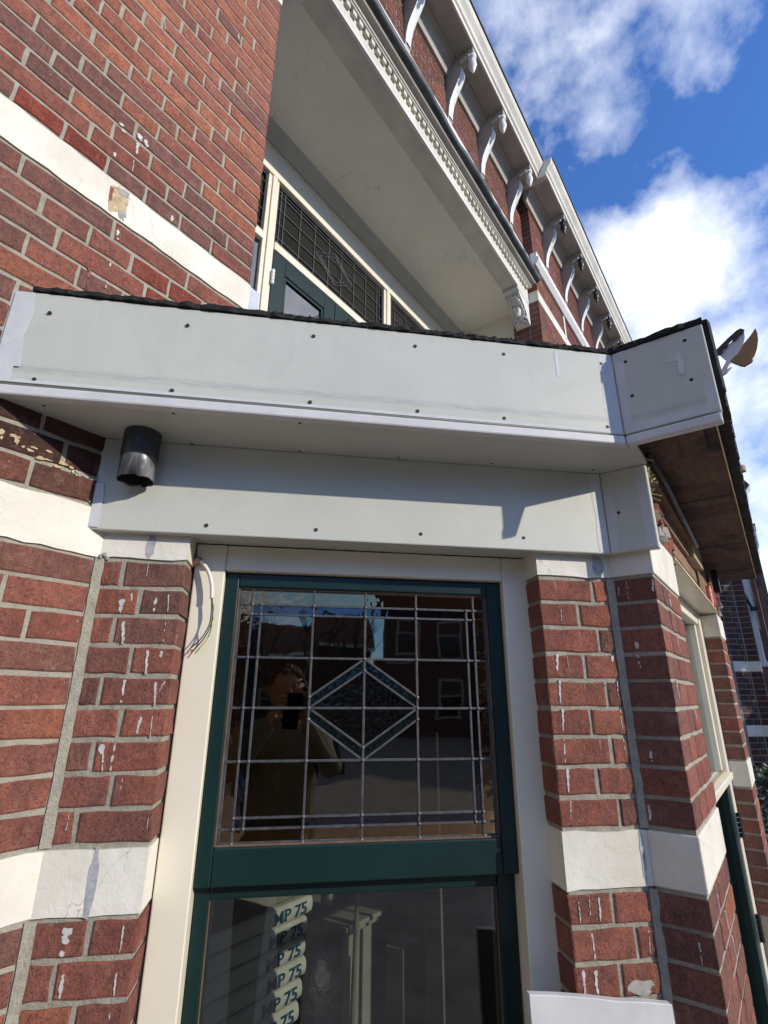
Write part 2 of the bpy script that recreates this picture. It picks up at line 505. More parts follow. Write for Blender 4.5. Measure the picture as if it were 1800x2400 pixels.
class MB:
    def __init__(self, fr=None):
        self.fr = fr
        self.v = []
        self.f = []

    def add(self, verts, faces):
        b = len(self.v)
        self.v += [self.fr.p(*p) if self.fr else Vector(p) for p in verts]
        self.f += [[b + i for i in f] for f in faces]
        return self

    def box(self, x0, x1, y0, y1, z0, z1):
        vs = [(x, y, z) for z in (z0, z1) for y in (y0, y1) for x in (x0, x1)]
        return self.add(vs, [(0, 2, 3, 1), (4, 5, 7, 6), (0, 1, 5, 4), (2, 6, 7, 3), (0, 4, 6, 2), (1, 3, 7, 5)])

    def prism(self, poly, z0, z1):
        n = len(poly)
        vs = [(x, y, z0) for x, y in poly] + [(x, y, z1) for x, y in poly]
        fs = [tuple(range(n))[::-1], tuple(range(n, 2 * n))]
        fs += [(i, (i + 1) % n, n + (i + 1) % n, n + i) for i in range(n)]
        return self.add(vs, fs)

    def extr(self, prof, x0, x1, closed=True):
        """profile of (y, z) points swept along local x"""
        n = len(prof)
        vs = [(x0, y, z) for y, z in prof] + [(x1, y, z) for y, z in prof]
        m = n if closed else n - 1
        fs = [(i, (i + 1) % n, n + (i + 1) % n, n + i) for i in range(m)]
        if closed:
            fs += [tuple(range(n))[::-1], tuple(range(n, 2 * n))]
        return self.add(vs, fs)

    def tube(self, pts, r, k=8, caps=True):
        pts = [Vector(p) for p in pts]
        rs = r if isinstance(r, (list, tuple)) else [r] * len(pts)
        vs, fs = [], []
        up = Vector((0.13, 0.31, 0.94))
        for i, p in enumerate(pts):
            t = (pts[min(i + 1, len(pts) - 1)] - pts[max(i - 1, 0)]).normalized()
            a = t.cross(up)
            if a.length < 1e-4:
                a = t.cross(Vector((1, 0, 0)))
            a.normalize()
            b = t.cross(a)
            for j in range(k):
                th = 2 * math.pi * j / k
                vs.append(tuple(p + (a * math.cos(th) + b * math.sin(th)) * rs[i]))
        for i in range(len(pts) - 1):
            for j in range(k):
                fs.append((i * k + j, i * k + (j + 1) % k, (i + 1) * k + (j + 1) % k, (i + 1) * k + j))
        if caps:
            fs.append(tuple(range(k))[::-1])
            fs.append(tuple(range((len(pts) - 1) * k, len(pts) * k)))
        return self.add(vs, fs)

    def lathe(self, prof, c, k=16):
        """profile (r, z) about the vertical through c"""
        vs, fs = [], []
        for r, z in prof:
            for j in range(k):
                th = 2 * math.pi * j / k
                vs.append((c[0] + r * math.cos(th), c[1] + r * math.sin(th), c[2] + z))
        for i in range(len(prof) - 1):
            for j in range(k):
                fs.append((i * k + j, i * k + (j + 1) % k, (i + 1) * k + (j + 1) % k, (i + 1) * k + j))
        return self.add(vs, fs)

    def ball(self, c, r, n=8, m=6, sc=(1, 1, 1)):
        vs, fs = [], []
        for i in range(m + 1):
            ph = math.pi * i / m
            for j in range(n):
                th = 2 * math.pi * j / n
                vs.append((c[0] + r * sc[0] * math.sin(ph) * math.cos(th), c[1] + r * sc[1] * math.sin(ph) * math.sin(th), c[2] + r * sc[2] * math.cos(ph)))
        for i in range(m):
            for j in range(n):
                fs.append((i * n + j, i * n + (j + 1) % n, (i + 1) * n + (j + 1) % n, (i + 1) * n + j))
        return self.add(vs, fs)

    def build(self, name, mat, parent=None, bevel=0.0, smooth=False, segs=2, merge=False):
        me = bpy.data.meshes.new(name)
        xs = [v.x for v in self.v]
        ys = [v.y for v in self.v]
        zs = [v.z for v in self.v]
        org = Vector(((min(xs) + max(xs)) / 2, (min(ys) + max(ys)) / 2, min(zs)))
        me.from_pydata([tuple(v - org) for v in self.v], [], self.f)
        bm = bmesh.new()
        bm.from_mesh(me)
        if merge:
            bmesh.ops.remove_doubles(bm, verts=bm.verts[:], dist=1e-5)
        bmesh.ops.recalc_face_normals(bm, faces=bm.faces[:])
        if bevel:
            es = [e for e in bm.edges if len(e.link_faces) == 2 and e.calc_face_angle(0) > 0.6]
            bmesh.ops.bevel(bm, geom=es, offset=bevel, segments=segs, profile=0.5, affect='EDGES', clamp_overlap=True)
        bm.to_mesh(me)
        bm.free()
        if smooth:
            for p in me.polygons:
                p.use_smooth = True
        me.materials.append(MATS[mat])
        o = bpy.data.objects.new(name, me)
        return link(o, parent, org)


# ---- bricks: meshes shared by length class, each brick its own object
BRICK_MESH = {}


def brick_mesh(Lc, H, depth, fine):
    key = (round(Lc, 2), round(H, 3), round(depth, 2), fine)
    if key not in BRICK_MESH:
        BRICK_MESH[key] = []
    lst = BRICK_MESH[key]
    if len(lst) >= (6 if fine else 3):
        return rnd.choice(lst)
    me = bpy.data.meshes.new('brick')
    w, h = key[0], H
    j = 0.0017 if fine else 0.0
    nl = 3 if fine else 1
    ring = []
    for i in range(nl):
        ring.append((w * i / nl, 0))
    ring += [(w, 0)] + ([(w, h * 0.5)] if fine and w < 0.12 else [])
    for i in range(nl):
        ring.append((w - w * i / nl, h))
    ring.append((0, h))
    # drop duplicate corners
    r2 = []
    for p in ring:
        if not r2 or abs(p[0] - r2[-1][0]) + abs(p[1] - r2[-1][1]) > 1e-6:
            r2.append(p)
    ring = [(x + rnd.uniform(-j, j), z + rnd.uniform(-j, j)) for x, z in r2]
    n = len(ring)
    ins = 0.003 if fine else 0.002
    cx, cz = w / 2, h / 2
    vs = [(x, depth, z) for x, z in ring]
    vs += [(x, (0.0014 + rnd.uniform(0, j) * 0.5) if fine else 0.0, z) for x, z in ring]
    if fine:
        for x, z in ring:
            dx = ins if x < cx - 1e-6 else (-ins if x > cx + 1e-6 else 0)
            dx = dx if (x < ins * 1.5 or x > w - ins * 1.5) else 0
            dz = ins if z < cz else -ins
            vs.append((x + dx + rnd.uniform(-j, j) * 0.4, rnd.uniform(-0.0004, 0.0006), z + dz))
    rings = 3 if fine else 2
    fs = []
    for r in range(rings - 1):
        for i in range(n):
            fs.append((r * n + i, r * n + (i + 1) % n, (r + 1) * n + (i + 1) % n, (r + 1) * n + i))
    fs.append(tuple(range((rings - 1) * n, rings * n)))
    me.from_pydata(vs, [], fs)
    me.update()
    me.materials.append(MATS['brick'])
    lst.append(me)
    return me


def brick_obj(fr, s0, s1, z0, z1, depth, parent, color, fine=True, ecc=0.0):
    Lb, H = s1 - s0, z1 - z0
    me = brick_mesh(Lb, 0.051, depth, fine)
    o = bpy.data.objects.new('brick', me)
    loc = fr.p(s0, ecc + rnd.uniform(-0.0008, 0.0008), z0)
    o.rotation_euler = (rnd.uniform(-0.004, 0.004), rnd.uniform(-0.003, 0.003), fr.ang)
    o.scale = (Lb / round(Lb, 2), 1, H / 0.051)
    o.color = (*color, 1)
    return link(o, parent, loc)


def brick_soup(items, depth, name, parent):
    """many small bricks joined into one part"""
    m = MB()
    for fr, s0, s1, z0, z1 in items:
        m.fr = fr
        m.box(s0, s1, 0.0, depth, z0, z1)
    o = m.build(name, 'brick', parent)
    o.color = (0.15, 0.055, 0.04, 1)
    return tag(o, kind='stuff')


RED = [(0.245, 0.088, 0.063), (0.215, 0.083, 0.062), (0.260, 0.098, 0.069), (0.200, 0.081, 0.063), (0.230, 0.080, 0.058)]
ORANGE = [(0.325, 0.118, 0.068), (0.345, 0.135, 0.076), (0.310, 0.110, 0.066), (0.285, 0.102, 0.064), (0.270, 0.102, 0.070)]
DARK = [(0.165, 0.085, 0.070), (0.150, 0.082, 0.070), (0.175, 0.084, 0.067), (0.165, 0.078, 0.062), (0.185, 0.088, 0.070)]


def pick(wr, wo, wd):
    t = rnd.random() * (wr + wo + wd)
    c = rnd.choice(RED if t < wr else (ORANGE if t < wr + wo else DARK))
    k = rnd.uniform(0.90, 1.10)
    m = (0.222, 0.088, 0.064)            # pull towards the common clay colour
    return tuple((x * 0.68 + y * 0.32) * k for x, y in zip(c, m))


J = 0.0098        # joint width
CP = 0.0625       # course pitch
HB = 0.1169       # band height
B2, B1 = 0.0, HB + 9 * CP            # bottoms of the two bands on the bay
# ================================================================== the setting
GZ = -1.6
m = MB()
m.add([(-400, -400, GZ), (400, -400, GZ), (400, 400, GZ), (-400, 400, GZ)], [(0, 1, 2, 3)])
tag(m.build('ground', 'ground_paving'), kind='structure')

# the room behind the bay and the room behind the balcony doors
m = MB()
m.box(-0.35, 3.3, 0.28, 3.4, -1.53, -1.5)
m.box(0.0, 3.05, -0.80, 0.279, -1.53, -1.502)
tag(m.build('room_floor', 'room_floor'), kind='structure')
m = MB()
m.box(-0.38, -0.35, 0.28, 3.4, -1.5, 1.0)
m.box(3.2, 3.23, 0.0, 3.4, -1.5, 1.0)
m.box(-0.38, 3.23, 3.4, 3.43, -1.5, 1.0)
m.box(2.93, 2.96, -0.85, 0.28, -1.5, 1.0)
m.box(2.962, 3.2, 0.25, 0.28, -1.5, 1.0)
tag(m.build('room_walls', 'room_wall'), kind='structure')
m = MB()
m.box(-0.38, 3.23, 0.28, 3.43, 1.001, 1.02)
tag(m.build('room_ceiling', 'room_wall'), kind='structure')
m = MB()
m.box(0.2, 3.7, 3.4, 3.44, 1.2, 4.0)
m.box(0.2, 0.24, 1.0, 3.4, 1.2, 4.0)
m.box(3.66, 3.7, 1.0, 3.4, 1.2, 4.0)
tag(m.build('upper_room_walls', 'room_wall'), kind='structure')

# ================================================================== house wall beside the bay (runs along X at Y = 0)
def segs(xa, xb, row, first=0):
    """cross-bond row laid from the right-hand end xb towards xa"""
    res = []
    if row % 2 == 0:
        lens = [0.21] * 30
        if row % 4 == 2:
            lens = [0.10] + lens
    else:
        lens = [0.155] + [0.10] * 60
    x = xb
    for l in lens:
        l2 = l + rnd.uniform(-0.003, 0.003)
        a = max(x - l2, xa)
        if x - a > 0.025:
            res.append((a, x))
        x -= l2 + J
        if x <= xa:
            break
    return res


MX0, MXJ = -0.50, 0.315
hw = thing('house_wall', (-0.4, 0.13, GZ), 'sunlit red brick house wall with white painted bands, left of the grey fascia', 'wall')
m = MB()
m.box(-1.2, MXJ - 0.003, 0.0035, 0.27, 1.10, 4.6)
m.box(-1.2, 0.02, 0.0035, 0.27, GZ, 1.10)
wallM = m.build('wall', 'mortar', hw)
m = MB()
m.box(-1.2, MXJ - 0.004, 0.004, 0.27, 4.6, 5.3)
m.build('wall', 'far_brick', hw)


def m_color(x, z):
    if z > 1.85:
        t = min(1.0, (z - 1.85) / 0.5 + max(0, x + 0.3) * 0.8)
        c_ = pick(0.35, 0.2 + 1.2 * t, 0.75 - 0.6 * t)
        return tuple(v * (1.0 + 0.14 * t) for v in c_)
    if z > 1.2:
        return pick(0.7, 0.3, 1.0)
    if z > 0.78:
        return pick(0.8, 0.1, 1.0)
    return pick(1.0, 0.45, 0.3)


row = 0
zc = 0.0
rows = []
for k in range(1, 9):
    rows.append((B2 - CP * k, CP, 0.0))
for k in range(9):
    rows.append((HB + CP * k, CP, 0.0))
p3 = (1.574 - B1 - HB) / 12
for k in range(12):
    z = B1 + HB + p3 * k
    rows.append((z, p3, 0.0 if z < 1.1 else MXJ))
for k in range(24):
    rows.append((1.574 + HB + CP * k, CP, MXJ))
for k in range(3):
    rows.append((3.308 + CP * k, CP, MXJ))
for i, (z, pch, xe) in enumerate(sorted(rows)):
    xa = MX0 if z > 1.1 else (-0.42 if z > 0.3 else -0.30)
    for a, b in segs(xa, xe - (0.012 if xe == 0 else 0.0), i, first=(xe == 0)):
        c = m_color(a, z)
        if 1.68 < z < 1.72 and -0.40 < (a + b) / 2 < -0.12:
            c = (0.22, 0.05, 0.032)
        if 1.28 < z < 1.50 and (a + b) / 2 > -0.1 and rnd.random() < 0.7:
            c = (0.205, 0.052, 0.034)
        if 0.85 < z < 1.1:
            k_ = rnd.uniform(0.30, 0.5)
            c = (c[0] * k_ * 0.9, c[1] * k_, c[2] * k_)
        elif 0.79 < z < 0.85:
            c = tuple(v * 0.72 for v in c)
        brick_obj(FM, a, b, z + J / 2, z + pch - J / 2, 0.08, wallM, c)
def band(fr, parent, s0, s1, zb, h=HB, y1=0.09, name='painted_band', x=0.0, seg=10):
    """painted stone band with slightly uneven top and bottom edges"""
    n = max(2, int((s1 - s0) / 0.03))
    top = [(s0 + (s1 - s0) * i / n, zb + h - 0.005 + rnd.uniform(-0.0022, 0.003)) for i in range(n + 1)]
    bot = [(s0 + (s1 - s0) * i / n, zb + 0.005 + rnd.uniform(-0.003, 0.002)) for i in range(n + 1)]
    yf = -0.0016 - x
    vs, fs = [], []
    for i in range(n + 1):
        vs += [(bot[i][0], yf, bot[i][1]), (top[i][0], yf, top[i][1]), (bot[i][0], y1, bot[i][1]), (top[i][0], y1, top[i][1])]
    for i in range(n):
        a, b = 4 * i, 4 * i + 4
        fs += [(a, b, b + 1, a + 1), (a + 1, b + 1, b + 3, a + 3), (a + 3, b + 3, b + 2, a + 2), (a + 2, b + 2, b, a)]
    fs += [(0, 1, 3, 2), (4 * n, 4 * n + 2, 4 * n + 3, 4 * n + 1)]
    return MB(fr).add(vs, fs).build(name, 'band_paint', parent)


band(FM, hw, -1.2, -0.002, B2)
band(FM, hw, -1.2, -0.002, B1)
band(FM, hw, -1.2, MXJ + 0.002, 1.574)
band(FM, hw, -1.2, MXJ + 0.002, 3.191)
m = MB()
m.box(MXJ + 0.002, MXJ + 0.043, 0.002, 0.012, 1.20, 1.685)
m.build('flashing_strip', 'zinc', hw)

# ================================================================== bay window walls
bay = thing('bay_window_wall', (0.9, -0.6, GZ), 'brick piers with white painted bands around the bay window', 'wall')
TOPZ = 0.955
pierL = MB(FA).box(-0.03, S1 - 0.0035, 0.0035, 0.13, GZ, TOPZ).build('pier', 'mortar', bay)
pierR = MB(FA).box(S2 + 0.0035, S3, 0.0035, 0.12, GZ, TOPZ).build('pier', 'mortar', bay)
QX = 0.401
FARA, FARB = 1.741, 2.004
pierC = MB(FC).box(0.0035, QX - 0.003, 0.0035, 0.10, GZ, 0.80).build('pier', 'mortar', bay)
pierF = MB(FC).box(FARA + 0.0035, FARB, 0.0035, 0.12, GZ, 1.0).build('pier', 'mortar', bay)
MB(FC).box(FARB - 0.11, FARB - 0.002, 0.12, 1.1, GZ, 1.0).build('pier', 'mortar', bay)
brows = [(B2 - CP * k, k + 20) for k in range(1, 9)] + [(HB + CP * k, 8 - k) for k in range(9)]
for z, k in brows:
    z0, z1 = z + J / 2, z + CP - J / 2
    odd = (k % 2 == 0)
    # left pier
    cut = 0.046 if odd else 0.094
    cut += rnd.uniform(-0.004, 0.004)
    brick_obj(FA, 0.008, cut, z0, z1, 0.09, pierL, pick(1.0, 0.5, 0.3))
    brick_obj(FA, cut + J, S1, z0, z1, 0.10, pierL, pick(1.0, 0.15, 0.5))
    # right pier
    cut = (S2 + 0.141 if odd else S2 + 0.092) + rnd.uniform(-0.004, 0.004)
    brick_obj(FA, S2, cut, z0, z1, 0.10, pierR, pick(1.0, 0.1, 0.45))
    brick_obj(FA, cut + J, S3 - 0.013, z0, z1, 0.09, pierR, pick(1.0, 0.2, 0.3))
    # front pier round the corner: its end brick shows the narrow return face
    cs = [0.0, 0.10, 0.21, QX] if odd else [0.0, 0.155, 0.255, QX]
    for i in range(3):
        col = pick(0.6, 0.0, 1.0) if i == 0 else pick(1.0, 0.2, 0.3)
        brick_obj(FC, cs[i] + (J if i else 0), cs[i + 1], z0, z1, 0.10, pierC, col)
    # far pier
    brick_obj(FC, FARA, FARA + (0.10 if odd else 0.155), z0, z1, 0.10, pierF, pick(0.5, 0.1, 1.0))
    brick_obj(FC, FARA + (0.10 if odd else 0.155) + J, FARB, z0, z1, 0.10, pierF, pick(0.5, 0.3, 0.6))
for zb in (B2, B1):
    band(FA, bay, -0.004, S1 + 0.0015, zb, y1=0.10)
    band(FA, bay, S2 - 0.0015, S3 + 0.002, zb, y1=0.10)
    x = 0.0016
    hh = HB if zb == B2 else HB + 0.02
    n = 5
    MB(FC).box(-0.0016, QX + 0.001, -0.0016, 0.102, zb + 0.005, zb + hh - 0.005).build('painted_band', 'band_paint', bay, bevel=0.003)
    MB(FC).box(FARA - 0.0015, FARB + 0.001, -0.0016, 0.103, zb + 0.005, zb + HB - 0.005).build('painted_band', 'band_paint', bay, bevel=0.003)
# vertical mortar fillets in the two inner corners, struck flush across the angle
def fillet(c, pa, pb, back):
    mm = MB()
    for za, zb in ((-0.6, 0.001), (HB - 0.001, B1 + 0.002)):
        n = 24
        vs, fs = [], []
        for i in range(n + 1):
            z = za + (zb - za) * i / n
            w1, w2 = rnd.uniform(-0.0012, 0.0012), rnd.uniform(-0.0012, 0.0012)
            va = Vector(pa) + (Vector(pa) - Vector(c)).normalized() * w1
            vb = Vector(pb) + (Vector(pb) - Vector(c)).normalized() * w2
            vs += [(va.x, va.y, z), (vb.x, vb.y, z), (back[0], back[1], z)]
        for i in range(n):
            k = 3 * i
            fs += [(k + j, k + (j + 1) % 3, k + 3 + (j + 1) % 3, k + 3 + j) for j in range(3)]
        mm.add(vs, fs)
    mm.build('corner_joint', 'mortar', bay)


v1, v2 = FM.p(-0.0105, -0.0002, 0), FA.p(0.0105, -0.0002, 0)
fillet((0, 0), (v1.x, v1.y), (v2.x, v2.y), (0.01, 0.012))
v1, v2 = FA.p(S3 - 0.012, -0.0002, 0), FB.p(0.008, -0.0002, 0)
fillet(P1, (v1.x, v1.y), (v2.x, v2.y), (P1[0] + 0.012, P1[1] + 0.006))
# mortar lump at the inner corner under the top band
mm = MB()
for i in range(9):
    mm.ball(tuple(FA.p(rnd.uniform(-0.012, 0.014), rnd.uniform(-0.006, 0.002), B1 + rnd.uniform(0.0, 0.012))), rnd.uniform(0.004, 0.008), 6, 4)
mm.build('mortar_lump', 'bare_cement', bay)

# ---- ragged top of the front pier, timbers and lintel above the front window
lin = thing('stripped_lintel', (1.9, -0.95, 0.8), 'stripped timber and broken brick above the front bay window', 'lintel')
def fragment(c, size, par, col):
    """broken angular lump of brick or mortar"""
    mm = MB()
    a, b_, h = size
    th = rnd.uniform(-0.5, 0.5)
    vs = []
    for z in (-h, h):
        for k in range(6):
            t_ = th + 2 * math.pi * k / 6 + rnd.uniform(-0.3, 0.3)
            f = rnd.uniform(0.75, 1.1) * (0.85 if z > 0 else 1)
            vs.append((c.x + a * f * math.cos(t_), c.y + b_ * f * math.sin(t_), c.z + z + rnd.uniform(-0.25, 0.25) * h))
    mm.add(vs, [(5, 4, 3, 2, 1, 0), (6, 7, 8, 9, 10, 11)] + [(i, (i + 1) % 6, 6 + (i + 1) % 6, 6 + i) for i in range(6)])
    o = mm.build('brick_fragment', 'brick' if col else 'bare_cement', par, bevel=0.002)
    if col:
        o.color = (*col, 1)


for k in range(4):
    s_ = 0.015
    while s_ < 0.50 - 0.07 * k:
        ln = rnd.uniform(0.02, 0.055)
        fragment(FC.p(s_ + ln / 2, rnd.uniform(0.005, 0.03), 0.822 + 0.036 * k + rnd.uniform(-0.006, 0.006)), (ln * 0.55, 0.03, 0.016), lin, pick(0.7, 1.0, 0.2) if rnd.random() < 0.75 else None)
        s_ += ln + 0.004
MB(FC).box(0.03, 0.45, 0.012, 0.11, 0.80, 1.0).build('mortar_core', 'bare_cement', lin)
for i, (xa, xb, z0, z1, y, mt) in enumerate(((0.02, 1.05, 0.99, 1.033, -0.018, 'timber_brown'), (0.30, 1.0, 0.94, 0.985, 0.006, 'timber_brown'), (0.45, 1.30, 0.88, 0.937, 0.02, 'timber_brown'), (1.02, 1.32, 0.94, 1.031, -0.012, 'timber_pale'), (1.33, 1.74, 0.86, 1.03, 0.012, 'timber_brown'), (0.46, 1.74, 0.818, 0.875, 0.03, 'timber_brown'))):
    MB(FC).box(xa, xb, y, 0.10, z0, z1).build('timber', mt, lin, bevel=0.004)
MB(FC).box(QX + 0.01, FARA - 0.002, -0.004, 0.085, 0.803, 0.812).build('cover_board', 'frame_cream', lin)
MB(FC).box(QX + 0.0, FARA - 0.002, -0.0075, -0.0045, 0.802, 0.8145).build('board_edge', 'timber_pale', lin)
mm = MB()
for i in range(70):
    c = FC.p(rnd.uniform(0.0, 0.10), rnd.uniform(-0.03, 0.01), rnd.uniform(0.90, 1.01))
    d = Vector((rnd.uniform(-1, 1), rnd.uniform(-1, 1), rnd.uniform(-1, 1))).normalized() * rnd.uniform(0.008, 0.02)
    mm.tube([c - d, c + d * 0.3, c + d], 0.0022, 4)
tag(mm.build('straw_tuft', 'straw', lin), kind='stuff')
for k in range(4):
    for i in range(5):
        fragment(FC.p(FARA - 0.03 + 0.05 * i + rnd.uniform(-0.01, 0.01), rnd.uniform(0.0, 0.02), 0.825 + 0.038 * k), (0.028, 0.03, 0.017), lin, pick(1, 0.3, 0.6) if rnd.random() < 0.75 else None)
o = MB(FC).box(FARB - 0.03, FARB + 0.09, 0.0, 0.07, 0.875, 0.90).build('brick_fragment', 'brick', lin, bevel=0.004)
o.color = (0.2, 0.06, 0.04, 1)
mm = MB()
mm.tube([FC.p(0.03, -0.030, 1.012), FC.p(0.25, -0.034, 1.008), FC.p(0.6, -0.031, 0.992), FC.p(0.98, -0.030, 0.972)], 0.0075, 8)
tag(mm.build('black_cable', 'pipe_black', None, smooth=True), 'black flexible pipe running under the stripped roof deck', 'pipe')
mm = MB(FC)
mm.box(1.715, 1.755, -0.040, -0.012, 0.90, 1.02)
o = mm.build('iron_strap', 'black_iron', lin, bevel=0.004)
# tartan tin on the cover board
mm = MB()
tc0 = FC.p(1.585, 0.022, 0.8135)
mm.lathe([(0.0, 0.0), (0.036, 0.0), (0.038, 0.004), (0.038, 0.088), (0.0395, 0.09), (0.0395, 0.096), (0.036, 0.096), (0.036, 0.085), (0.0, 0.085)], tuple(tc0), 28)
tag(mm.build('tin', 'tin_tartan', None, smooth=False), 'small red tartan tin standing on the ledge above the front window', 'tin')

# ================================================================== diagonal window
def add_window():
    w = thing('sash_window', tuple(FA.p(0.62, 0.1, -1.2)), 'green sash window with leaded upper light in a cream frame', 'window')
    fy0, fy1 = 0.074, 0.16
    fa, fb = S1 + 0.004, S2 + 0.008
    fr = MB(FA)
    fr.box(fa, 0.264, fy0, fy1, -1.2, 0.745)
    MBs = fr.build('frame_post', 'frame_cream', w, bevel=0.003)
    MB(FA).box(0.978, fb, fy0, fy1, -1.2, 0.745).build('frame_post', 'frame_cream', w, bevel=0.003)
    MB(FA).box(0.2645, 0.9775, fy0 + 0.0005, fy1, 0.6815, 0.745).build('frame_head', 'frame_cream', w, bevel=0.003)
    for a, b in ((S1 - 0.002, fa), (fb, S2 + 0.012)):
        MB(FA).box(a, b, 0.078, 0.12, -1.2, 0.745).build('gap_seal', 'screw_dark', w)
    # upper sash (outer), lower sash (inner)
    y0, y1 = 0.094, 0.122
    up = MB(FA)
    up.box(0.2655, 0.298, y0, y1, 0.012, 0.680)
    o = up.build('upper_sash', 'green_paint', w, bevel=0.003)
    MB(FA).box(0.940, 0.9765, y0, y1, 0.012, 0.680).build('stile', 'green_paint', o, bevel=0.003)
    MB(FA).box(0.2985, 0.9395, y0 + 0.0006, y1, 0.646, 0.680).build('rail', 'green_paint', o, bevel=0.003)
    MB(FA).box(0.2985, 0.9395, y0 + 0.0006, y1, 0.012, 0.0835).build('rail', 'green_paint', o, bevel=0.003)
    for a, b, c, d in ((0.2983, 0.3015, 0.0838, 0.6458), (0.9365, 0.9397, 0.0838, 0.6458), (0.3017, 0.9363, 0.0838, 0.0872), (0.3017, 0.9363, 0.6425, 0.6458)):
        MB(FA).box(a, b, y0 + 0.008, y1 - 0.004, c, d).build('putty_bead', 'putty_brown', o)
    y0, y1 = 0.126, 0.158
    lo = MB(FA).box(0.2655, 0.296, y0, y1, -1.15, 0.03).build('lower_sash', 'green_paint', w, bevel=0.003)
    MB(FA).box(0.9345, 0.9765, y0, y1, -1.15, 0.03).build('stile', 'green_paint', lo, bevel=0.003)
    MB(FA).box(0.2965, 0.934, y0 + 0.0006, y1, -0.019, 0.03).build('rail', 'green_paint', lo, bevel=0.003)
    MB(FA).box(0.2965, 0.934, y0 + 0.0006, y1, -1.15, -1.09).build('rail', 'green_paint', lo, bevel=0.003)
    MB(FA).box(0.2965, 0.934, y0 + 0.014, y0 + 0.018, -1.09, -0.019).build('pane', 'glass_clear', lo)
    for a, b in ((0.2985, 0.3035), (0.927, 0.932)):
        MB(FA).box(a, b, y0 + 0.0185, y0 + 0.03, -1.089, -0.0195).build('glazing_spacer', 'spacer_pale', lo)
    for a in (0.2962, 0.9325):
        MB(FA).box(a, a + 0.0018, y0 + 0.006, y0 + 0.0138, -1.09, -0.02).build('putty_bead', 'putty_brown', lo)
    # leaded light: panes and cames
    ld = MB(FA).box(0.3017, 0.305, 0.108, 0.1125, 0.0873, 0.6424).build('leaded_light', 'lead_came', w)
    S = [0.304, 0.333, 0.3555, 0.485, 0.6165, 0.749, 0.884, 0.9035, 0.934]
    Z = [0.0873, 0.1155, 0.1365, 0.2495, 0.3635, 0.478, 0.581, 0.605, 0.6424]
    gy = 0.110

    def pane(poly, mt):
        t1, t2 = rnd.uniform(-0.006, 0.006), rnd.uniform(-0.006, 0.006)
        cs = sum(p[0] for p in poly) / len(poly)
        cz = sum(p[1] for p in poly) / len(poly)
        n = len(poly)
        vs = [(s, gy - 0.001 + t1 * (s - cs) + t2 * (z - cz), z) for s, z in poly] + [(s, gy + 0.001 + t1 * (s - cs) + t2 * (z - cz), z) for s, z in poly]
        fs = [tuple(range(n))]
        mm = MB(FA)
        mm.add(vs[:n], fs)
        mm.build('pane', mt, ld)
    for i in range(8):
        for j in range(8):
            if i in (3, 4) and j in (3, 4):
                continue
            oi, oj = i in (0, 7), j in (0, 7)
            bi, bj = i in (1, 6), j in (1, 6)
            mt = 'glass_amber' if (oi or oj) else ('glass_blue' if (bi or bj) else 'glass_leaded')
            pane([(S[i], Z[j]), (S[i + 1], Z[j]), (S[i + 1], Z[j + 1]), (S[i], Z[j + 1])], mt)
    cx, cz, hx0, hx1, hz = S[4], Z[4], S[4] - S[3], S[5] - S[4], Z[5] - Z[4]
    for sx in (-1, 1):
        for sz in (-1, 1):
            hx = hx0 if sx < 0 else hx1
            X = lambda f: cx + sx * hx * f
            Zz = lambda f: cz + sz * hz * f
            pane([(X(0), Zz(0)), (X(1), Zz(0)), (X(0), Zz(0.76))], 'glass_rough')
            pane([(X(1), Zz(0)), (X(1), Zz(0.22)), (X(0), Zz(1.0)), (X(0), Zz(0.76))], 'glass_green')
            pane([(X(1), Zz(0.22)), (X(1), Zz(1)), (X(0), Zz(1.0))], 'glass_leaded')
    def came(a, b, wd=0.0058):
        d = Vector((b[0] - a[0], b[1] - a[1]))
        nn = Vector((-d.y, d.x)).normalized() * wd / 2
        vs = []
        for p in (a, b):
            for k, yy in ((-1, 0.004), (-0.75, 0.0025), (0.75, 0.0025), (1, 0.004)):
                vs.append((p[0] + nn.x * k, gy - 0.0065 + yy, p[1] + nn.y * k))
            vs.append((p[0] + nn.x, gy + 0.003, p[1] + nn.y))
            vs.append((p[0] - nn.x, gy + 0.003, p[1] - nn.y))
        fs = [(i, (i + 1) % 6, 6 + (i + 1) % 6, 6 + i) for i in range(6)] + [(0, 1, 2, 3, 4, 5), (11, 10, 9, 8, 7, 6)]
        MB(FA).add(vs, fs).build('came', 'lead_came', ld)
    knots = set()
    for i, s in enumerate(S):
        za, zb = Z[0], Z[8]
        if i in (2, 6):
            za, zb = Z[1], Z[7]
        came((s, za), (s, zb), 0.0072 if i in (0, 8) else 0.0058)
        for j in range(9):
            if za <= Z[j] <= zb and 0 < i < 8:
                knots.add((s, Z[j]))
    for j, z in enumerate(Z):
        sa, sb = S[0], S[8]
        if j in (2, 6):
            sa, sb = S[1], S[7]
        came((sa, z), (sb, z), 0.0072 if j in (0, 8) else 0.0056)
    for sx in (-1, 1):
        for sz in (-1, 1):
            hx = hx0 if sx < 0 else hx1
            came((cx + sx * hx, cz), (cx, cz + sz * hz * 0.76), 0.005)
            came((cx + sx * hx, cz + sz * hz * 0.22), (cx, cz + sz * hz), 0.005)
            knots |= {(cx + sx * hx, cz + sz * hz * 0.22), (cx, cz + sz * hz * 0.76)}
    for s, z in sorted(knots):
        mm = MB()
        mm.ball(tuple(FA.p(s, gy - 0.0035, z)), 0.0046, 6, 4, (1, 1, 0.9))
        mm.build('solder_joint', 'solder', ld, smooth=True)
    return w


add_window()

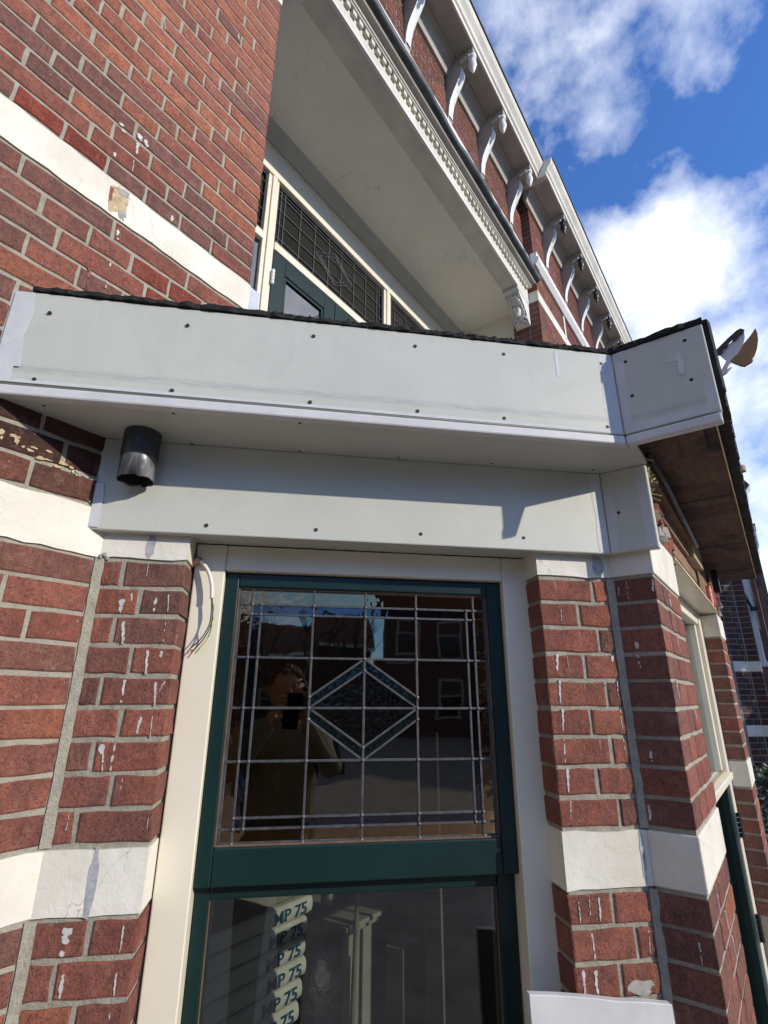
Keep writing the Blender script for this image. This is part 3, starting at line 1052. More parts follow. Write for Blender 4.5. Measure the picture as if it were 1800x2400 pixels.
# ---- front bay window (seen edge-on)
fw = thing('front_window', tuple(FC.p(1.07, 0.1, -1.2)), 'cream framed front bay window with green lower sash, seen edge-on', 'window')
fy = 0.080
MB(FC).box(QX - 0.01, QX + 0.075, fy, fy + 0.09, -1.2, 0.80).build('frame_post', 'frame_cream', fw, bevel=0.004)
MB(FC).box(FARA - 0.085, FARA + 0.005, fy - 0.004, fy + 0.09, -1.2, 0.80).build('frame_post', 'frame_cream', fw, bevel=0.004)
MB(FC).box(FARA - 0.125, FARA - 0.0855, fy + 0.014, fy + 0.085, 0.075, 0.7395).build('sash_stile', 'frame_cream', fw, bevel=0.004)
MB(FC).box(QX + 0.0755, FARA - 0.0855, fy + 0.001, fy + 0.09, 0.74, 0.80).build('frame_head', 'frame_cream', fw, bevel=0.004)
MB(FC).box(QX + 0.0755, FARA - 0.0855, fy - 0.022, fy + 0.09, 0.047, 0.075).build('transom', 'frame_cream', fw, bevel=0.004)
MB(FC).box(QX + 0.0755, FARA - 0.0855, fy + 0.002, fy + 0.01, 0.06, 0.082).build('transom_bead', 'timber_pale', fw)
MB(FC).box(QX + 0.0765, FARA - 0.126, fy + 0.04, fy + 0.044, 0.076, 0.739).build('pane', 'glass_clear', fw)
ls = MB(FC).box(FARA - 0.17, FARA - 0.0865, fy + 0.004, fy + 0.06, -1.15, 0.046).build('lower_sash', 'green_paint', fw, bevel=0.004)
MB(FC).box(QX + 0.078, QX + 0.10, fy + 0.004, fy + 0.06, -1.15, 0.046).build('stile', 'green_paint', ls, bevel=0.004)
MB(FC).box(QX + 0.101, FARA - 0.171, fy + 0.005, fy + 0.06, 0.034, 0.046).build('rail', 'green_paint', ls, bevel=0.004)
MB(FC).box(QX + 0.101, FARA - 0.171, fy + 0.03, fy + 0.034, -1.15, 0.0335).build('pane', 'glass_clear', ls)
for zc in (-0.14, -0.52):
    hm = MB()
    for i in range(5):
        hm.lathe([(0.0, 0), (0.0095, 0.001), (0.0095, 0.0175), (0.0, 0.0185)], tuple(FC.p(FARA - 0.083, fy - 0.012, zc - 0.05 + 0.02 * i)), 10)
    hm.build('hinge', 'black_iron', fw)

# ================================================================== flat roof of the bay
def along(e, s, z):
    """point at distance e outside the diagonal wall"""
    return FA.p(s, -e, z)


roof = thing('bay_roof', (0.6, -0.6, 0.74), 'flat bay roof with grey primed fascia boards and ragged black felt edge', 'roof')
UE = 0.205          # fascia offset from the diagonal wall
UT, UB, US = 1.222, 0.990, 0.9635
XK = 0.705          # plane of the short fascia
YK = -UE * R2 - XK
YE = -1.198
LE = 0.03
XL = 0.852
YLc = -LE * R2 - XL
YLe = -1.009
def plank(poly, z0, z1, name, mat, parent, bevel=0.003):
    return MB().prism(poly, z0, z1).build(name, mat, parent, bevel=bevel)


t = 0.02 * R2
# upper fascia, diagonal part and short return
fA = plank([(-UE * R2, 0.004), (XK, YK), (XK + t, YK), (-UE * R2 + t, 0.004)], UB, UT, 'upper_fascia', 'fascia_primer', roof)
fB = plank([(XK, YK - 0.0004), (XK, YE), (XK + 0.02, YE), (XK + 0.02, YK - 0.0004)], UB, UT, 'upper_fascia', 'fascia_primer', roof)
u2 = 0.0035
sA = plank([(-(UE + u2) * R2, 0.004), (XK - u2, YK - u2 * (R2 - 1)), (XK + t, YK - u2 * (R2 - 1)), (-UE * R2 + t, 0.004)], US, UB - 0.003, 'drip_strip', 'strip_white', roof, 0.004)
sB = plank([(XK - u2, YK - 0.0025), (XK - u2, YE + 0.002), (XK + 0.021, YE + 0.002), (XK + 0.021, YK - 0.0025)], US, UB - 0.003, 'drip_strip', 'strip_white', roof, 0.004)
plank([(-UE * R2 + 0.012, 0.005), (XK + 0.006, YK + 0.006), (XK + 0.014, YK + 0.006), (-UE * R2 + 0.02, 0.005)], UB - 0.0033, UB + 0.001, 'shadow_gap', 'screw_dark', roof, 0)
plank([(XK + 0.004, YK), (XK + 0.004, YE + 0.004), (XK + 0.018, YE + 0.004), (XK + 0.018, YK)], UB - 0.0035, UB + 0.001, 'shadow_gap', 'screw_dark', roof, 0)
# lower fascia
tl = 0.024
lA = plank([(-LE * R2, 0.003), (XL, YLc), (XL + tl, YLc), (-LE * R2 + tl * R2, 0.003)], 0.740, 0.966, 'lower_fascia', 'fascia_primer', roof)
lB = plank([(XL, YLc - 0.0004), (XL, YLe), (XL + tl, YLe), (XL + tl, YLc - 0.0004)], 0.740, 0.966, 'lower_fascia', 'fascia_primer', roof)
plank([(-LE * R2 + tl * R2 + 0.001, 0.004), (XL + tl + 0.001, YLc), (XL + tl + 0.02, YLc + 0.02), (0.1, 0.004)], 0.765, 1.03, 'backing_board', 'timber_brown', roof, 0)
MB(FA).box(-0.005, 1.22, -0.0055, 0.0735, 0.7465, 0.756).build('underside_board', 'fascia_primer', roof)
# soffit
SO = 0.966
soff = plank([(-0.04, 0.004), (-UE * R2 + 0.028, 0.004), (XK + 0.0285, YK), (XK + 0.0215, YK - 0.004), (XK + 0.0215, -1.013), (XL + 0.002, -1.013), (XL + 0.012, YLc - 0.005)], SO, SO + 0.012, 'soffit_board', 'fascia_primer', roof, 0)
# deck, felt and exposed timbers
FX = 3.06
DZ = 1.035
deckpoly = [(-UE * R2 + 0.04, 0.003), (XK + 0.03, YK + 0.01), (XK + 0.021, YK), (XK + 0.021, -1.178), (FX, -1.178), (FX, -0.72), (2.9, 0.003)]
deck = plank(deckpoly, DZ, DZ + 0.018, 'deck', 'ply_dark', roof, 0)
plank([(XK + 0.022, -1.1815), (FX, -1.1815), (FX, -1.1783), (XK + 0.022, -1.1783)], DZ - 0.004, DZ + 0.016, 'deck_edge', 'ply_edge', roof, 0)
for i, x in enumerate((1.45, 2.15, 2.75)):
    MB().box(x, x + 0.012, -1.17, -1.01, DZ - 0.002, DZ - 0.0005).build('deck_seam', 'screw_dark', roof)
MB().box(XK + 0.0225, XK + 0.062, -1.174, -1.016, DZ - 0.007, DZ - 0.001).build('timber', 'timber_brown', roof, bevel=0.004)
MB().box(XK + 0.0865, XK + 0.30, -1.150, -1.09, DZ - 0.012, DZ - 0.0012).build('timber', 'ply_dark', roof, bevel=0.003)


def felt(path, z0, z1, over, seed):
    """ragged felt lip: strip of quads along a path with an uneven upper and lower edge"""
    r = random.Random(seed)
    pts = []
    for (a, b) in zip(path[:-1], path[1:]):
        n = max(2, int((Vector(b) - Vector(a)).length / 0.012))
        pts += [Vector(a).lerp(Vector(b), i / n) for i in range(n)]
    pts.append(Vector(path[-1]))
    vs, fs = [], []
    for i, p in enumerate(pts):
        q0 = pts[max(0, i - 1)]
        q1 = pts[min(len(pts) - 1, i + 1)]
        d = (q1 - q0).normalized()
        nrm = Vector((d.y, -d.x))          # outwards
        o = over + r.uniform(-0.003, 0.004)
        za = z0 + r.uniform(-0.0012, 0.0012)
        zb = z1 + noise.noise(Vector((p.x * 5, p.y * 5, seed))) * 0.004 + r.uniform(-0.0013, 0.0018)
        a = p + nrm * o
        b = p - nrm * 0.05
        vs += [(a.x, a.y, za), (a.x, a.y, zb), (b.x, b.y, zb + 0.004), (b.x, b.y, za)]
    for i in range(len(pts) - 1):
        k = 4 * i
        fs += [(k + j, k + (j + 1) % 4, k + 4 + (j + 1) % 4, k + 4 + j) for j in range(4)]
    fs += [(0, 1, 2, 3), (4 * len(pts) - 4, 4 * len(pts) - 1, 4 * len(pts) - 2, 4 * len(pts) - 3)]
    return MB().add(vs, fs)


fl = felt([(-0.262, -0.028), (XK - 0.0005, YK)], UT + 0.001, UT + 0.012, 0.003, 3)
fo = fl.build('felt', 'roof_felt', roof)
felt([(XK - 0.0005, YK + 0.004), (XK - 0.0005, YE - 0.002)], UT + 0.001, UT + 0.015, 0.003, 5).build('felt', 'roof_felt', roof)
felt([(XK + 0.024, -1.184), (FX, -1.184)], DZ + 0.022, UT + 0.026, 0.027, 8).build('felt', 'roof_felt', roof)
plank([(-UE * R2 + 0.06, 0.003), (XK + 0.035, YK), (XK + 0.035, -1.16), (FX, -1.16), (FX, -0.7), (2.9, 0.10), (0.0, 0.003)], DZ + 0.019, UT + 0.006, 'felt', 'roof_felt', roof, 0)
MB().box(0.318, 3.55, 0.0, 0.92, 1.10, UT + 0.01).build('balcony_floor', 'balcony_tile', roof)
# ragged shreds of felt along the diagonal edge
sh = MB()
for i in range(110):
    s = rnd.uniform(0.30, 1.19)
    p = FA.p(s, -UE - rnd.uniform(-0.004, 0.004), UT + rnd.uniform(0.004, 0.014))
    d = Vector((rnd.uniform(-1, 1), rnd.uniform(-1, 0.4), rnd.uniform(-0.35, 0.4))).normalized() * rnd.uniform(0.004, 0.010)
    sh.tube([p, p + d], [0.0022, 0.0008], 4)
tag(sh.build('felt_shreds', 'roof_felt', roof), kind='stuff')


# screws: (frame, s, offset outward, z, board)
def screw(center, nrm, parent, r=0.0043):
    nrm = Vector(nrm).normalized()
    a = nrm.cross(Vector((0, 0, 1)))
    if a.length < 0.1:
        a = Vector((1, 0, 0))
    a.normalize()
    b = nrm.cross(a)
    c = Vector(center)
    k = 10
    vs = [tuple(c + nrm * 0.0006 + (a * math.cos(i * 2 * math.pi / k) + b * math.sin(i * 2 * math.pi / k)) * r) for i in range(k)]
    vs += [tuple(c - nrm * 0.002 + (a * math.cos(i * 2 * math.pi / k) + b * math.sin(i * 2 * math.pi / k)) * r) for i in range(k)]
    fs = [tuple(range(k))] + [(i, (i + 1) % k, k + (i + 1) % k, k + i) for i in range(k)]
    return MB().add(vs, fs).build('screw', 'screw_dark', parent)
nA = FA.inn * -1
for s, z in ((-0.121, 1.17), (0.165, 1.175), (0.446, 1.182), (0.688, 1.184), (0.911, 1.188), (1.17, 1.19), (-0.117, 1.003), (0.154, 1.005), (0.447, 1.006), (0.691, 1.007), (0.899, 1.008), (1.161, 1.009)):
    screw(FA.p(s, -UE, z), nA, fA)
for s, z in ((0.226, 0.762), (0.478, 0.765), (0.734, 0.768), (1.001, 0.772)):
    screw(FA.p(s, -LE, z), nA, lA)
for y, z in ((-1.025, 1.187), (-1.158, 1.192), (-1.027, 1.088), (-1.154, 1.085)):
    screw((XK, y, z), (-1, 0, 0), fB)
screw((XL, -0.928, 0.847), (-1, 0, 0), lB)
for x, y in ((-0.192, -0.04), (-0.014, -0.235), (0.176, -0.427), (0.338, -0.604), (0.098, -0.141), (0.277, -0.327), (0.45, -0.507), (0.621, -0.685), (0.814, -0.888)):
    screw((x, y, SO), (0, 0, -1), soff, 0.0036)


def patch(fr, s, z, ws, hz, off, mat, parent, name, seed, k=18, rough=0.35, th=0.0007):
    """thin irregular skin of paint or cement on a wall face"""
    r = random.Random(seed)
    ring = []
    for i in range(k):
        a = 2 * math.pi * i / k
        f = 1 + rough * noise.noise(Vector((math.cos(a) * 1.7, math.sin(a) * 1.7, seed * 3.1))) * 1.6 + r.uniform(-rough, rough) * 0.4
        ring.append((s + ws / 2 * math.cos(a) * f, z + hz / 2 * math.sin(a) * f))
    vs = [(a, off - th, b) for a, b in ring] + [(a, off + 0.002, b) for a, b in ring]
    fs = [tuple(range(k))] + [(i, (i + 1) % k, k + (i + 1) % k, k + i) for i in range(k)]
    return MB(fr).add(vs, fs).build(name, mat, parent)


def drip(fr, s0, z0, s1, z1, w, parent, seed, off=-0.0006, mat='paint_drip'):
    """a run of old paint: broken, ragged flecks following one line"""
    r = random.Random(seed)
    mm = MB(fr)
    z, ln = z0, abs(z1 - z0)
    thin = w < 0.0065
    while z > z1 + 0.001:
        f = (z0 - z) / max(ln, 1e-4)
        h = r.uniform(0.003, 0.009) if thin else r.uniform(0.006, 0.016)
        h = min(h, z - z1 + 0.002)
        if r.random() > (0.30 if thin else 0.10):
            ww = w * (0.95 - 0.4 * f) * (r.uniform(0.35, 0.9) if thin else r.uniform(0.6, 1.05))
            c = s0 + (s1 - s0) * f + r.uniform(-0.12, 0.12) * w
            k = 9
            ring = []
            for i in range(k):
                a = 2 * math.pi * i / k
                m_ = r.uniform(0.6, 1.15)
                ring.append((c + ww / 2 * math.cos(a) * m_, z - h / 2 + h * 0.62 * math.sin(a) * m_))
            d = off - 0.0003 - 0.00012 * len(mm.f) / 10
            vs = [(a, d, b) for a, b in ring] + [(a, off + 0.003, b) for a, b in ring]
            mm.add(vs, [tuple(range(k))] + [(i, (i + 1) % k, k + (i + 1) % k, k + i) for i in range(k)])
        z -= h * r.uniform(0.7, 1.0)
    if mm.v:
        tag(mm.build('paint_drip', mat, parent), kind='stuff')


LP = [(0.06, 0.591, 0.064, 0.557, 0.017), (0.079, 0.604, 0.082, 0.585, 0.007), (0.132, 0.596, 0.132, 0.568, 0.009), (0.158, 0.604, 0.161, 0.568, 0.005), (0.071, 0.543, 0.078, 0.497, 0.009), (0.159, 0.543, 0.16, 0.504, 0.004), (0.131, 0.482, 0.134, 0.434, 0.007), (0.16, 0.482, 0.159, 0.469, 0.008), (0.095, 0.421, 0.093, 0.377, 0.008), (0.136, 0.421, 0.139, 0.375, 0.006), (0.157, 0.418, 0.161, 0.372, 0.007), (0.174, 0.419, 0.166, 0.4, 0.005), (0.08, 0.358, 0.082, 0.306, 0.006), (0.137, 0.356, 0.135, 0.31, 0.009), (0.159, 0.355, 0.161, 0.31, 0.004), (0.072, 0.296, 0.075, 0.279, 0.016), (0.075, 0.282, 0.079, 0.249, 0.006), (0.095, 0.296, 0.094, 0.249, 0.007), (0.067, 0.216, 0.069, 0.202, 0.006), (0.063, -0.012, 0.065, -0.029, 0.022), (0.063, -0.029, 0.064, -0.054, 0.019), (0.161, -0.014, 0.161, -0.052, 0.006), (0.07, -0.076, 0.07, -0.116, 0.011), (0.16, -0.084, 0.161, -0.118, 0.006), (0.158, -0.135, 0.159, -0.15, 0.006)]
RP = [(1.074, 0.491, 1.069, 0.446, 0.011), (1.1, 0.493, 1.097, 0.466, 0.006), (1.108, 0.491, 1.106, 0.473, 0.006), (1.073, 0.43, 1.07, 0.381, 0.008), (1.074, 0.366, 1.07, 0.317, 0.007), (1.07, 0.301, 1.068, 0.252, 0.006), (1.07, 0.236, 1.068, 0.192, 0.009), (1.221, 0.364, 1.22, 0.318, 0.004), (1.218, 0.489, 1.217, 0.475, 0.008), (1.219, 0.3, 1.219, 0.267, 0.004), (1.223, 0.428, 1.219, 0.389, 0.004), (1.097, 0.596, 1.094, 0.573, 0.004), (1.22, 0.546, 1.213, 0.508, 0.004), (1.071, 0.172, 1.067, 0.138, 0.005), (1.094, 0.172, 1.092, 0.131, 0.004), (1.067, -0.01, 1.065, -0.051, 0.006), (1.091, -0.012, 1.089, -0.04, 0.004), (1.113, -0.01, 1.11, -0.051, 0.007), (1.066, -0.072, 1.064, -0.112, 0.006), (1.09, -0.072, 1.089, -0.114, 0.006), (1.218, -0.073, 1.214, -0.115, 0.004), (1.062, -0.134, 1.059, -0.175, 0.009), (1.089, -0.134, 1.086, -0.172, 0.01), (1.218, 0.171, 1.217, 0.134, 0.006)]
BP = [(0.038, 0.671, 0.037, 0.628, 0.006), (0.017, 0.658, 0.015, 0.638, 0.005), (0.097, 0.668, 0.097, 0.641, 0.008), (0.039, 0.531, 0.039, 0.507, 0.016), (0.038, 0.490, 0.038, 0.47, 0.01), (0.038, 0.474, 0.043, 0.452, 0.006), (0.036, 0.275, 0.034, 0.255, 0.012), (0.014, 0.171, 0.013, 0.134, 0.010), (0.073, -0.08, 0.072, -0.116, 0.006)]
CP_ = [(0.196, 0.664, 0.192, 0.628, 0.02), (0.21, 0.547, 0.215, 0.508, 0.012), (0.06, 0.43, 0.06, 0.39, 0.01), (0.3, 0.36, 0.3, 0.32, 0.012), (0.12, -0.02, 0.12, -0.05, 0.01), (0.2, -0.07, 0.2, -0.11, 0.012), (0.24, -0.13, 0.24, -0.17, 0.012)]
MP = [(-0.162, 1.889, -0.150, 1.868, 0.02), (-0.118, 1.912, -0.105, 1.888, 0.024), (-0.092, 1.905, -0.088, 1.885, 0.016), (-0.111, 1.87, -0.112, 1.832, 0.014), (-0.113, 1.803, -0.111, 1.763, 0.006), (-0.162, 1.777, -0.162, 1.763, 0.008), (-0.113, 1.546, -0.109, 1.519, 0.01), (-0.114, 1.378, -0.111, 1.352, 0.006), (-0.113, 1.437, -0.109, 1.428, 0.008), (-0.116, 2.421, -0.109, 2.383, 0.005), (0.14, 2.736, 0.147, 2.715, 0.008), (0.02, 1.72, 0.02, 1.70, 0.012), (0.21, 1.47, 0.215, 1.45, 0.012)]
simple('scuff_grey', (0.44, 0.44, 0.41), 0.6, 0.12, 60, 0)
sd = 100
for fr, lst, par in ((FA, LP, pierL), (FA, RP, pierR), (FB, BP, pierC), (FC, CP_, pierC), (FM, MP, wallM)):
    for d in lst:
        sd += 1
        if par is not wallM and d[4] < 0.0065 and rnd.random() < 0.35:
            continue
        drip(fr, *d, par, sd)
for d in ((-0.150, 1.496, -0.140, 1.461, 0.022), (-0.157, 1.441, -0.153, 1.394, 0.016), (-0.156, 1.386, -0.152, 1.333, 0.012)):
    sd += 1
    drip(FM, *d, wallM, sd, mat='paint_red')
for i in range(10):          # faint lime runs below the bands
    fr, par, a, b = rnd.choice(((FA, pierL, 0.02, 0.18), (FA, pierR, S2 + 0.01, S3 - 0.02)))
    s = rnd.uniform(a, b)
    k = rnd.randint(0, 8)
    z = HB + CP * k + CP - 0.008
    sd += 1
    drip(fr, s, z, s + rnd.uniform(-0.001, 0.001), z - rnd.uniform(0.01, 0.042), rnd.uniform(0.0016, 0.003), par, sd)
# peeled place on the upper band, cement smears
patch(FM, -0.127, 1.632, 0.042, 0.098, -0.0017, 'old_yellow', hw, 'peeled_patch', 11, 30, 0.45)
patch(FM, -0.150, 1.637, 0.010, 0.06, -0.0022, 'paint_red', hw, 'peeled_patch', 12, 20, 0.5)
patch(FM, -0.124, 1.668, 0.040, 0.022, -0.0023, 'bare_cement', hw, 'peeled_patch', 13, 20, 0.5)
patch(FM, -0.112, 1.60, 0.016, 0.030, -0.0023, 'bare_cement', hw, 'peeled_patch', 14, 20, 0.5)
for i, (x, z, w, h, mt) in enumerate(((-0.235, 0.885, 0.05, 0.022, 'old_yellow'), (-0.18, 0.876, 0.04, 0.013, 'old_yellow'), (-0.13, 0.868, 0.055, 0.02, 'old_yellow'), (-0.05, 0.858, 0.03, 0.010, 'bare_cement'), (-0.03, 0.812, 0.016, 0.026, 'filler_white'), (-0.085, 0.855, 0.012, 0.01, 'filler_white'), (-0.27, 0.90, 0.04, 0.012, 'bare_cement'))):
    for k in range(5):
        patch(FM, x + rnd.gauss(0, 0.33) * w, z + rnd.gauss(0, 0.45) * h, w * rnd.uniform(0.08, 0.4), h * rnd.uniform(0.15, 0.6), -0.0008 - 0.00008 * k, mt, wallM, 'render_trace', 300 + i * 10 + k, 14, 0.35)
# grey smear on the left band blocks, grey patches at the right corner, white filler on the fascias
patch(FA, 0.094, B2 + HB / 2, 0.016, HB * 0.96, -0.0018, 'grey_smear_shade', bay, 'smear_and_shade', 50, 26, 0.25)
patch(FA, 0.105, B1 + HB * 0.3, 0.018, 0.055, -0.0018, 'grey_smear_shade', bay, 'smear_and_shade', 51, 26, 0.25)
patch(FA, S3 - 0.016, B2 + HB * 0.55, 0.010, 0.09, -0.0018, 'grey_smear_shade', bay, 'smear_and_shade', 53, 26, 0.3)
patch(FA, S3 - 0.03, B1 + HB * 0.3, 0.03, 0.05, -0.0018, 'grey_smear_shade', bay, 'smear_and_shade', 54, 26, 0.2)  # shadow cast by the return pier, painted on as a grey patch
patch(FA, S3 - 0.055, -0.168, 0.055, 0.025, -0.0012, 'bare_cement', bay, 'smear_and_shade', 55, 26, 0.3)


def smear(fr, s0, s1, z0, z1, off, parent, seed, mat='filler_white'):
    """hand-brushed filler with a feathered, wavering edge"""
    r = random.Random(seed)
    off -= 0.00003 * (seed % 13)
    n = 22
    vs, fs = [], []
    vert = (z1 - z0) > (s1 - s0)
    for i in range(n + 1):
        f = i / n
        wv = 1 + 0.30 * noise.noise(Vector((f * 2.5, seed * 1.7, 0.3))) + r.uniform(-0.02, 0.02)
        if vert:
            z = z0 + (z1 - z0) * f
            vs += [(s0, off - 0.0002, z), (s0 + (s1 - s0) * wv, off - 0.0002, z)]
        else:
            s = s0 + (s1 - s0) * f
            vs += [(s, off - 0.0002, z0), (s, off - 0.0002, z0 + (z1 - z0) * wv)]
    for i in range(n):
        fs.append((2 * i, 2 * i + 1, 2 * i + 3, 2 * i + 2))
    k = len(vs)
    vs += [(a, off + 0.001, c) for a, b, c in vs]
    for i in range(n):
        fs += [(2 * i, 2 * i + 2, k + 2 * i + 2, k + 2 * i), (2 * i + 1, k + 2 * i + 1, k + 2 * i + 3, 2 * i + 3)]
    MB(fr).add(vs, fs).build('filler_smear', mat, parent)


smear(FA, -0.198, -0.155, UB + 0.04, UT - 0.004, -UE, fA, 1)
smear(FA, -0.198, -0.16, UB + 0.003, UB + 0.05, -UE, fA, 21)
smear(FA, 1.198, 1.165, UB + 0.004, UT - 0.004, -UE, fA, 2)
smear(FA, -0.19, 1.19, UB + 0.003, UB + 0.010, -UE, fA, 3)
smear(FA, 1.045, 1.055, UT - 0.085, UT - 0.01, -UE, fA, 4)
FUB = Frame((XK, YK), (0, -1))
smear(FUB, 0.004, 0.022, UB + 0.004, UT - 0.03, 0, fB, 5)
smear(FUB, 0.004, 0.19, UB + 0.003, UB + 0.022, 0, fB, 6)
smear(FUB, 0.198, 0.178, UB + 0.006, UB + 0.08, 0, fB, 7)
patch(FUB, 0.145, 1.135, 0.014, 0.07, -0.0008, 'filler_white', fB, 'filler_smear', 62, 24, 0.25)
patch(FUB, 0.128, 1.15, 0.03, 0.010, -0.0004, 'filler_white', fB, 'filler_smear', 63, 24, 0.25)
smear(FA, -0.028, -0.008, 0.745, 0.85, -LE, lA, 8)
smear(FA, 1.232, 1.205, 0.745, 0.962, -LE, lA, 9)
FLB = Frame((XL, YLc), (0, -1))
smear(FLB, 0.003, 0.026, 0.745, 0.90, 0, lB, 10)
smear(FLB, 0.111, 0.085, 0.745, 0.962, 0, lB, 11)
# ---- downpipe stub
dp = thing('downpipe_stub', (0.0, -0.095, 0.848), 'short black plastic downpipe stub poking out of the soffit', 'pipe')
mm = MB().lathe([(0.0385, 0.052), (0.0395, 0.0), (0.0382, -0.0006), (0.0372, 0.0)], (0.0, -0.095, 0.848), 40)
for i, v in enumerate(mm.v):
    if v.z < 0.849:
        mm.v[i] = v + Vector((0, 0, 0.0028 * math.sin(i * 0.9) * math.sin(i * 0.37)))
mm.build('pipe_end', 'pipe_scuffed', dp, smooth=True)
MB().lathe([(0.0392, 0.0515), (0.0405, 0.053), (0.0405, 0.117)], (0.0, -0.095, 0.848), 40).build('pipe_socket', 'pipe_black', dp, smooth=True)
MB().lathe([(0.0, 0.10), (0.0372, 0.10), (0.0372, 0.0035)], (0.0, -0.095, 0.848), 40).build('pipe_inside', 'pipe_inner', dp)

# ---- electric cable hanging beside the frame
ec = thing('electric_cable', tuple(FA.p(0.235, 0.06, 0.48)), 'loose white electric cable with bare wires hanging at the window frame corner', 'cable')
mm = MB()
mm.tube([FA.p(0.186, 0.066, 0.694), FA.p(0.196, 0.064, 0.699), FA.p(0.206, 0.062, 0.7005)], 0.0085, 12, caps=False)
mm.tube([FA.p(0.2062, 0.062, 0.7005), FA.p(0.198, 0.063, 0.699)], 0.0068, 12, caps=False)
mm.build('conduit', 'conduit_orange', ec, smooth=True)
def curve(pts, n=8):
    res = []
    P = [Vector(p) for p in pts]
    P = [P[0] * 2 - P[1]] + P + [P[-1] * 2 - P[-2]]
    for i in range(1, len(P) - 2):
        for k in range(n):
            u = k / n
            a, b, c, d = P[i - 1], P[i], P[i + 1], P[i + 2]
            res.append(0.5 * ((2 * b) + (c - a) * u + (2 * a - 5 * b + 4 * c - d) * u * u + (3 * b - a - 3 * c + d) * u ** 3))
    res.append(P[-2])
    return res


MB().tube(curve([FA.p(0.199, 0.063, 0.699), FA.p(0.212, 0.058, 0.693), FA.p(0.230, 0.052, 0.668), FA.p(0.241, 0.050, 0.635), FA.p(0.2435, 0.05, 0.607)]), 0.0046, 10).build('sheath', 'cable_white', ec, smooth=True)
for mt, off, ends in (('wire_blue', 0.0018, (0.236, 0.214)), ('wire_brown', -0.0015, (0.231, 0.210)), ('wire_yellowgreen', 0.004, (0.243, 0.219))):
    MB().tube(curve([FA.p(0.2435 + off * 0.6, 0.05, 0.61), FA.p(0.2475 + off, 0.05, 0.575), FA.p(0.246 + off * 1.3, 0.05 - off, 0.545), FA.p(ends[0], 0.051 + off, 0.515), FA.p(ends[1], 0.052 + off * 2, 0.489 - off * 2)]), 0.0014, 6).build('wire', mt, ec, smooth=True)
mm = MB()
for i in range(9):
    c = FA.p(0.213, 0.052, 0.490)
    mm.tube([c, c + Vector((rnd.uniform(-0.012, 0.002), rnd.uniform(-0.004, 0.008), rnd.uniform(-0.014, -0.004)))], 0.0005, 4)
mm.build('copper_strands', 'copper', ec)

# ---- painted board propped in front of the right-hand pier
mm = MB(FA)
top = [(0.934, -0.155), (1.00, -0.162), (1.06, -0.169), (1.12, -0.176), (1.18, -0.183), (1.234, -0.19)]
top = [(s, z + (rnd.uniform(-0.0015, 0.0015) if 0 < i < 5 else 0)) for i, (s, z) in enumerate(top)]
ring = top + [(1.262, -0.9), (0.944, -0.9)]
n = len(ring)
vs = [(s, -0.022, z) for s, z in ring] + [(s, -0.006, z) for s, z in ring]
mm.add(vs, [tuple(range(n)), tuple(range(n, 2 * n))[::-1]] + [(i, (i + 1) % n, n + (i + 1) % n, n + i) for i in range(n)])
tag(mm.build('painted_board', 'strip_white', bevel=0.0015), 'white painted board propped against the right pier below the white band', 'board')

# ================================================================== loggia above the bay
bb = thing('balcony_beam', (1.94, 0.15, 3.97), 'cream balcony beam with dentils, mouldings and lead flashing', 'beam')
X0, X1 = 0.318, 3.557
BY = 0.09
MB().box(X0, X1, BY, 0.235, 3.975, 4.30).build('beam_face', 'cornice_paint', bb)
MB().extr([(BY - 0.004, 3.968), (BY + 0.014, 3.966), (BY + 0.016, 3.974), (BY - 0.004, 3.985)], X0, X1).build('lower_bead', 'far_white', bb)
dm = bpy.data.meshes.new('dentil')
h = 0.017
dm.from_pydata([(x, y, z) for z in (0, 0.040) for y in (-0.022, 0) for x in (-h, h)], [], [(0, 2, 3, 1), (4, 5, 7, 6), (0, 1, 5, 4), (2, 6, 7, 3), (0, 4, 6, 2), (1, 3, 7, 5)])
dm.materials.append(MATS['cornice_paint'])
x = X0 + 0.03
while x < X1 - 0.02:
    o = bpy.data.objects.new('dentil', dm)
    link(o, bb, (x, BY - 0.0005, 4.080))
    x += 0.058
MB().extr([(BY - 0.001, 4.1205), (BY - 0.030, 4.121), (BY - 0.034, 4.128), (BY - 0.042, 4.130), (BY - 0.046, 4.138), (BY - 0.001, 4.139)], X0, X1).build('moulding', 'cornice_paint', bb)
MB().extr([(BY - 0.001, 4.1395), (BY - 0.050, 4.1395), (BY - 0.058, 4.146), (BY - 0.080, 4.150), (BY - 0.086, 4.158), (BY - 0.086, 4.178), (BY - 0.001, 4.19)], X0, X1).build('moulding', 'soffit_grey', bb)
# lead flashing: slumped roll
vs, fs = [], []
nx = 120
for i in range(nx + 1):
    x = X0 + (X1 + 0.02 - X0) * i / nx
    a = noise.noise(Vector((x * 2.4, 0, 3))) * 0.014 + noise.noise(Vector((x * 9, 2, 3))) * 0.005
    prof = [(BY - 0.088 - a * 0.4, 4.166 + a * 0.4), (BY - 0.122 - a, 4.176 + a * 0.6), (BY - 0.134 - a, 4.200 + a), (BY - 0.08, 4.245 + a), (BY - 0.04, 4.285 + a), (BY - 0.012, 4.345), (BY - 0.008, 4.345), (BY - 0.02, 4.20)]
    vs += [(x, y, z) for y, z in prof]
for i in range(nx):
    k = 8 * i
    fs += [(k + j, k + (j + 1) % 8, k + 8 + (j + 1) % 8, k + 8 + j) for j in range(8)]
fs += [tuple(range(8)), tuple(range(8 * nx, 8 * nx + 8))[::-1]]
MB().add(vs, fs).build('lead_flashing', 'lead_flashing', bb, smooth=True)
MB().box(X1 - 0.10, X1 + 0.012, BY - 0.135, BY - 0.11, 4.285, 4.30).build('batten', 'frame_cream', bb)

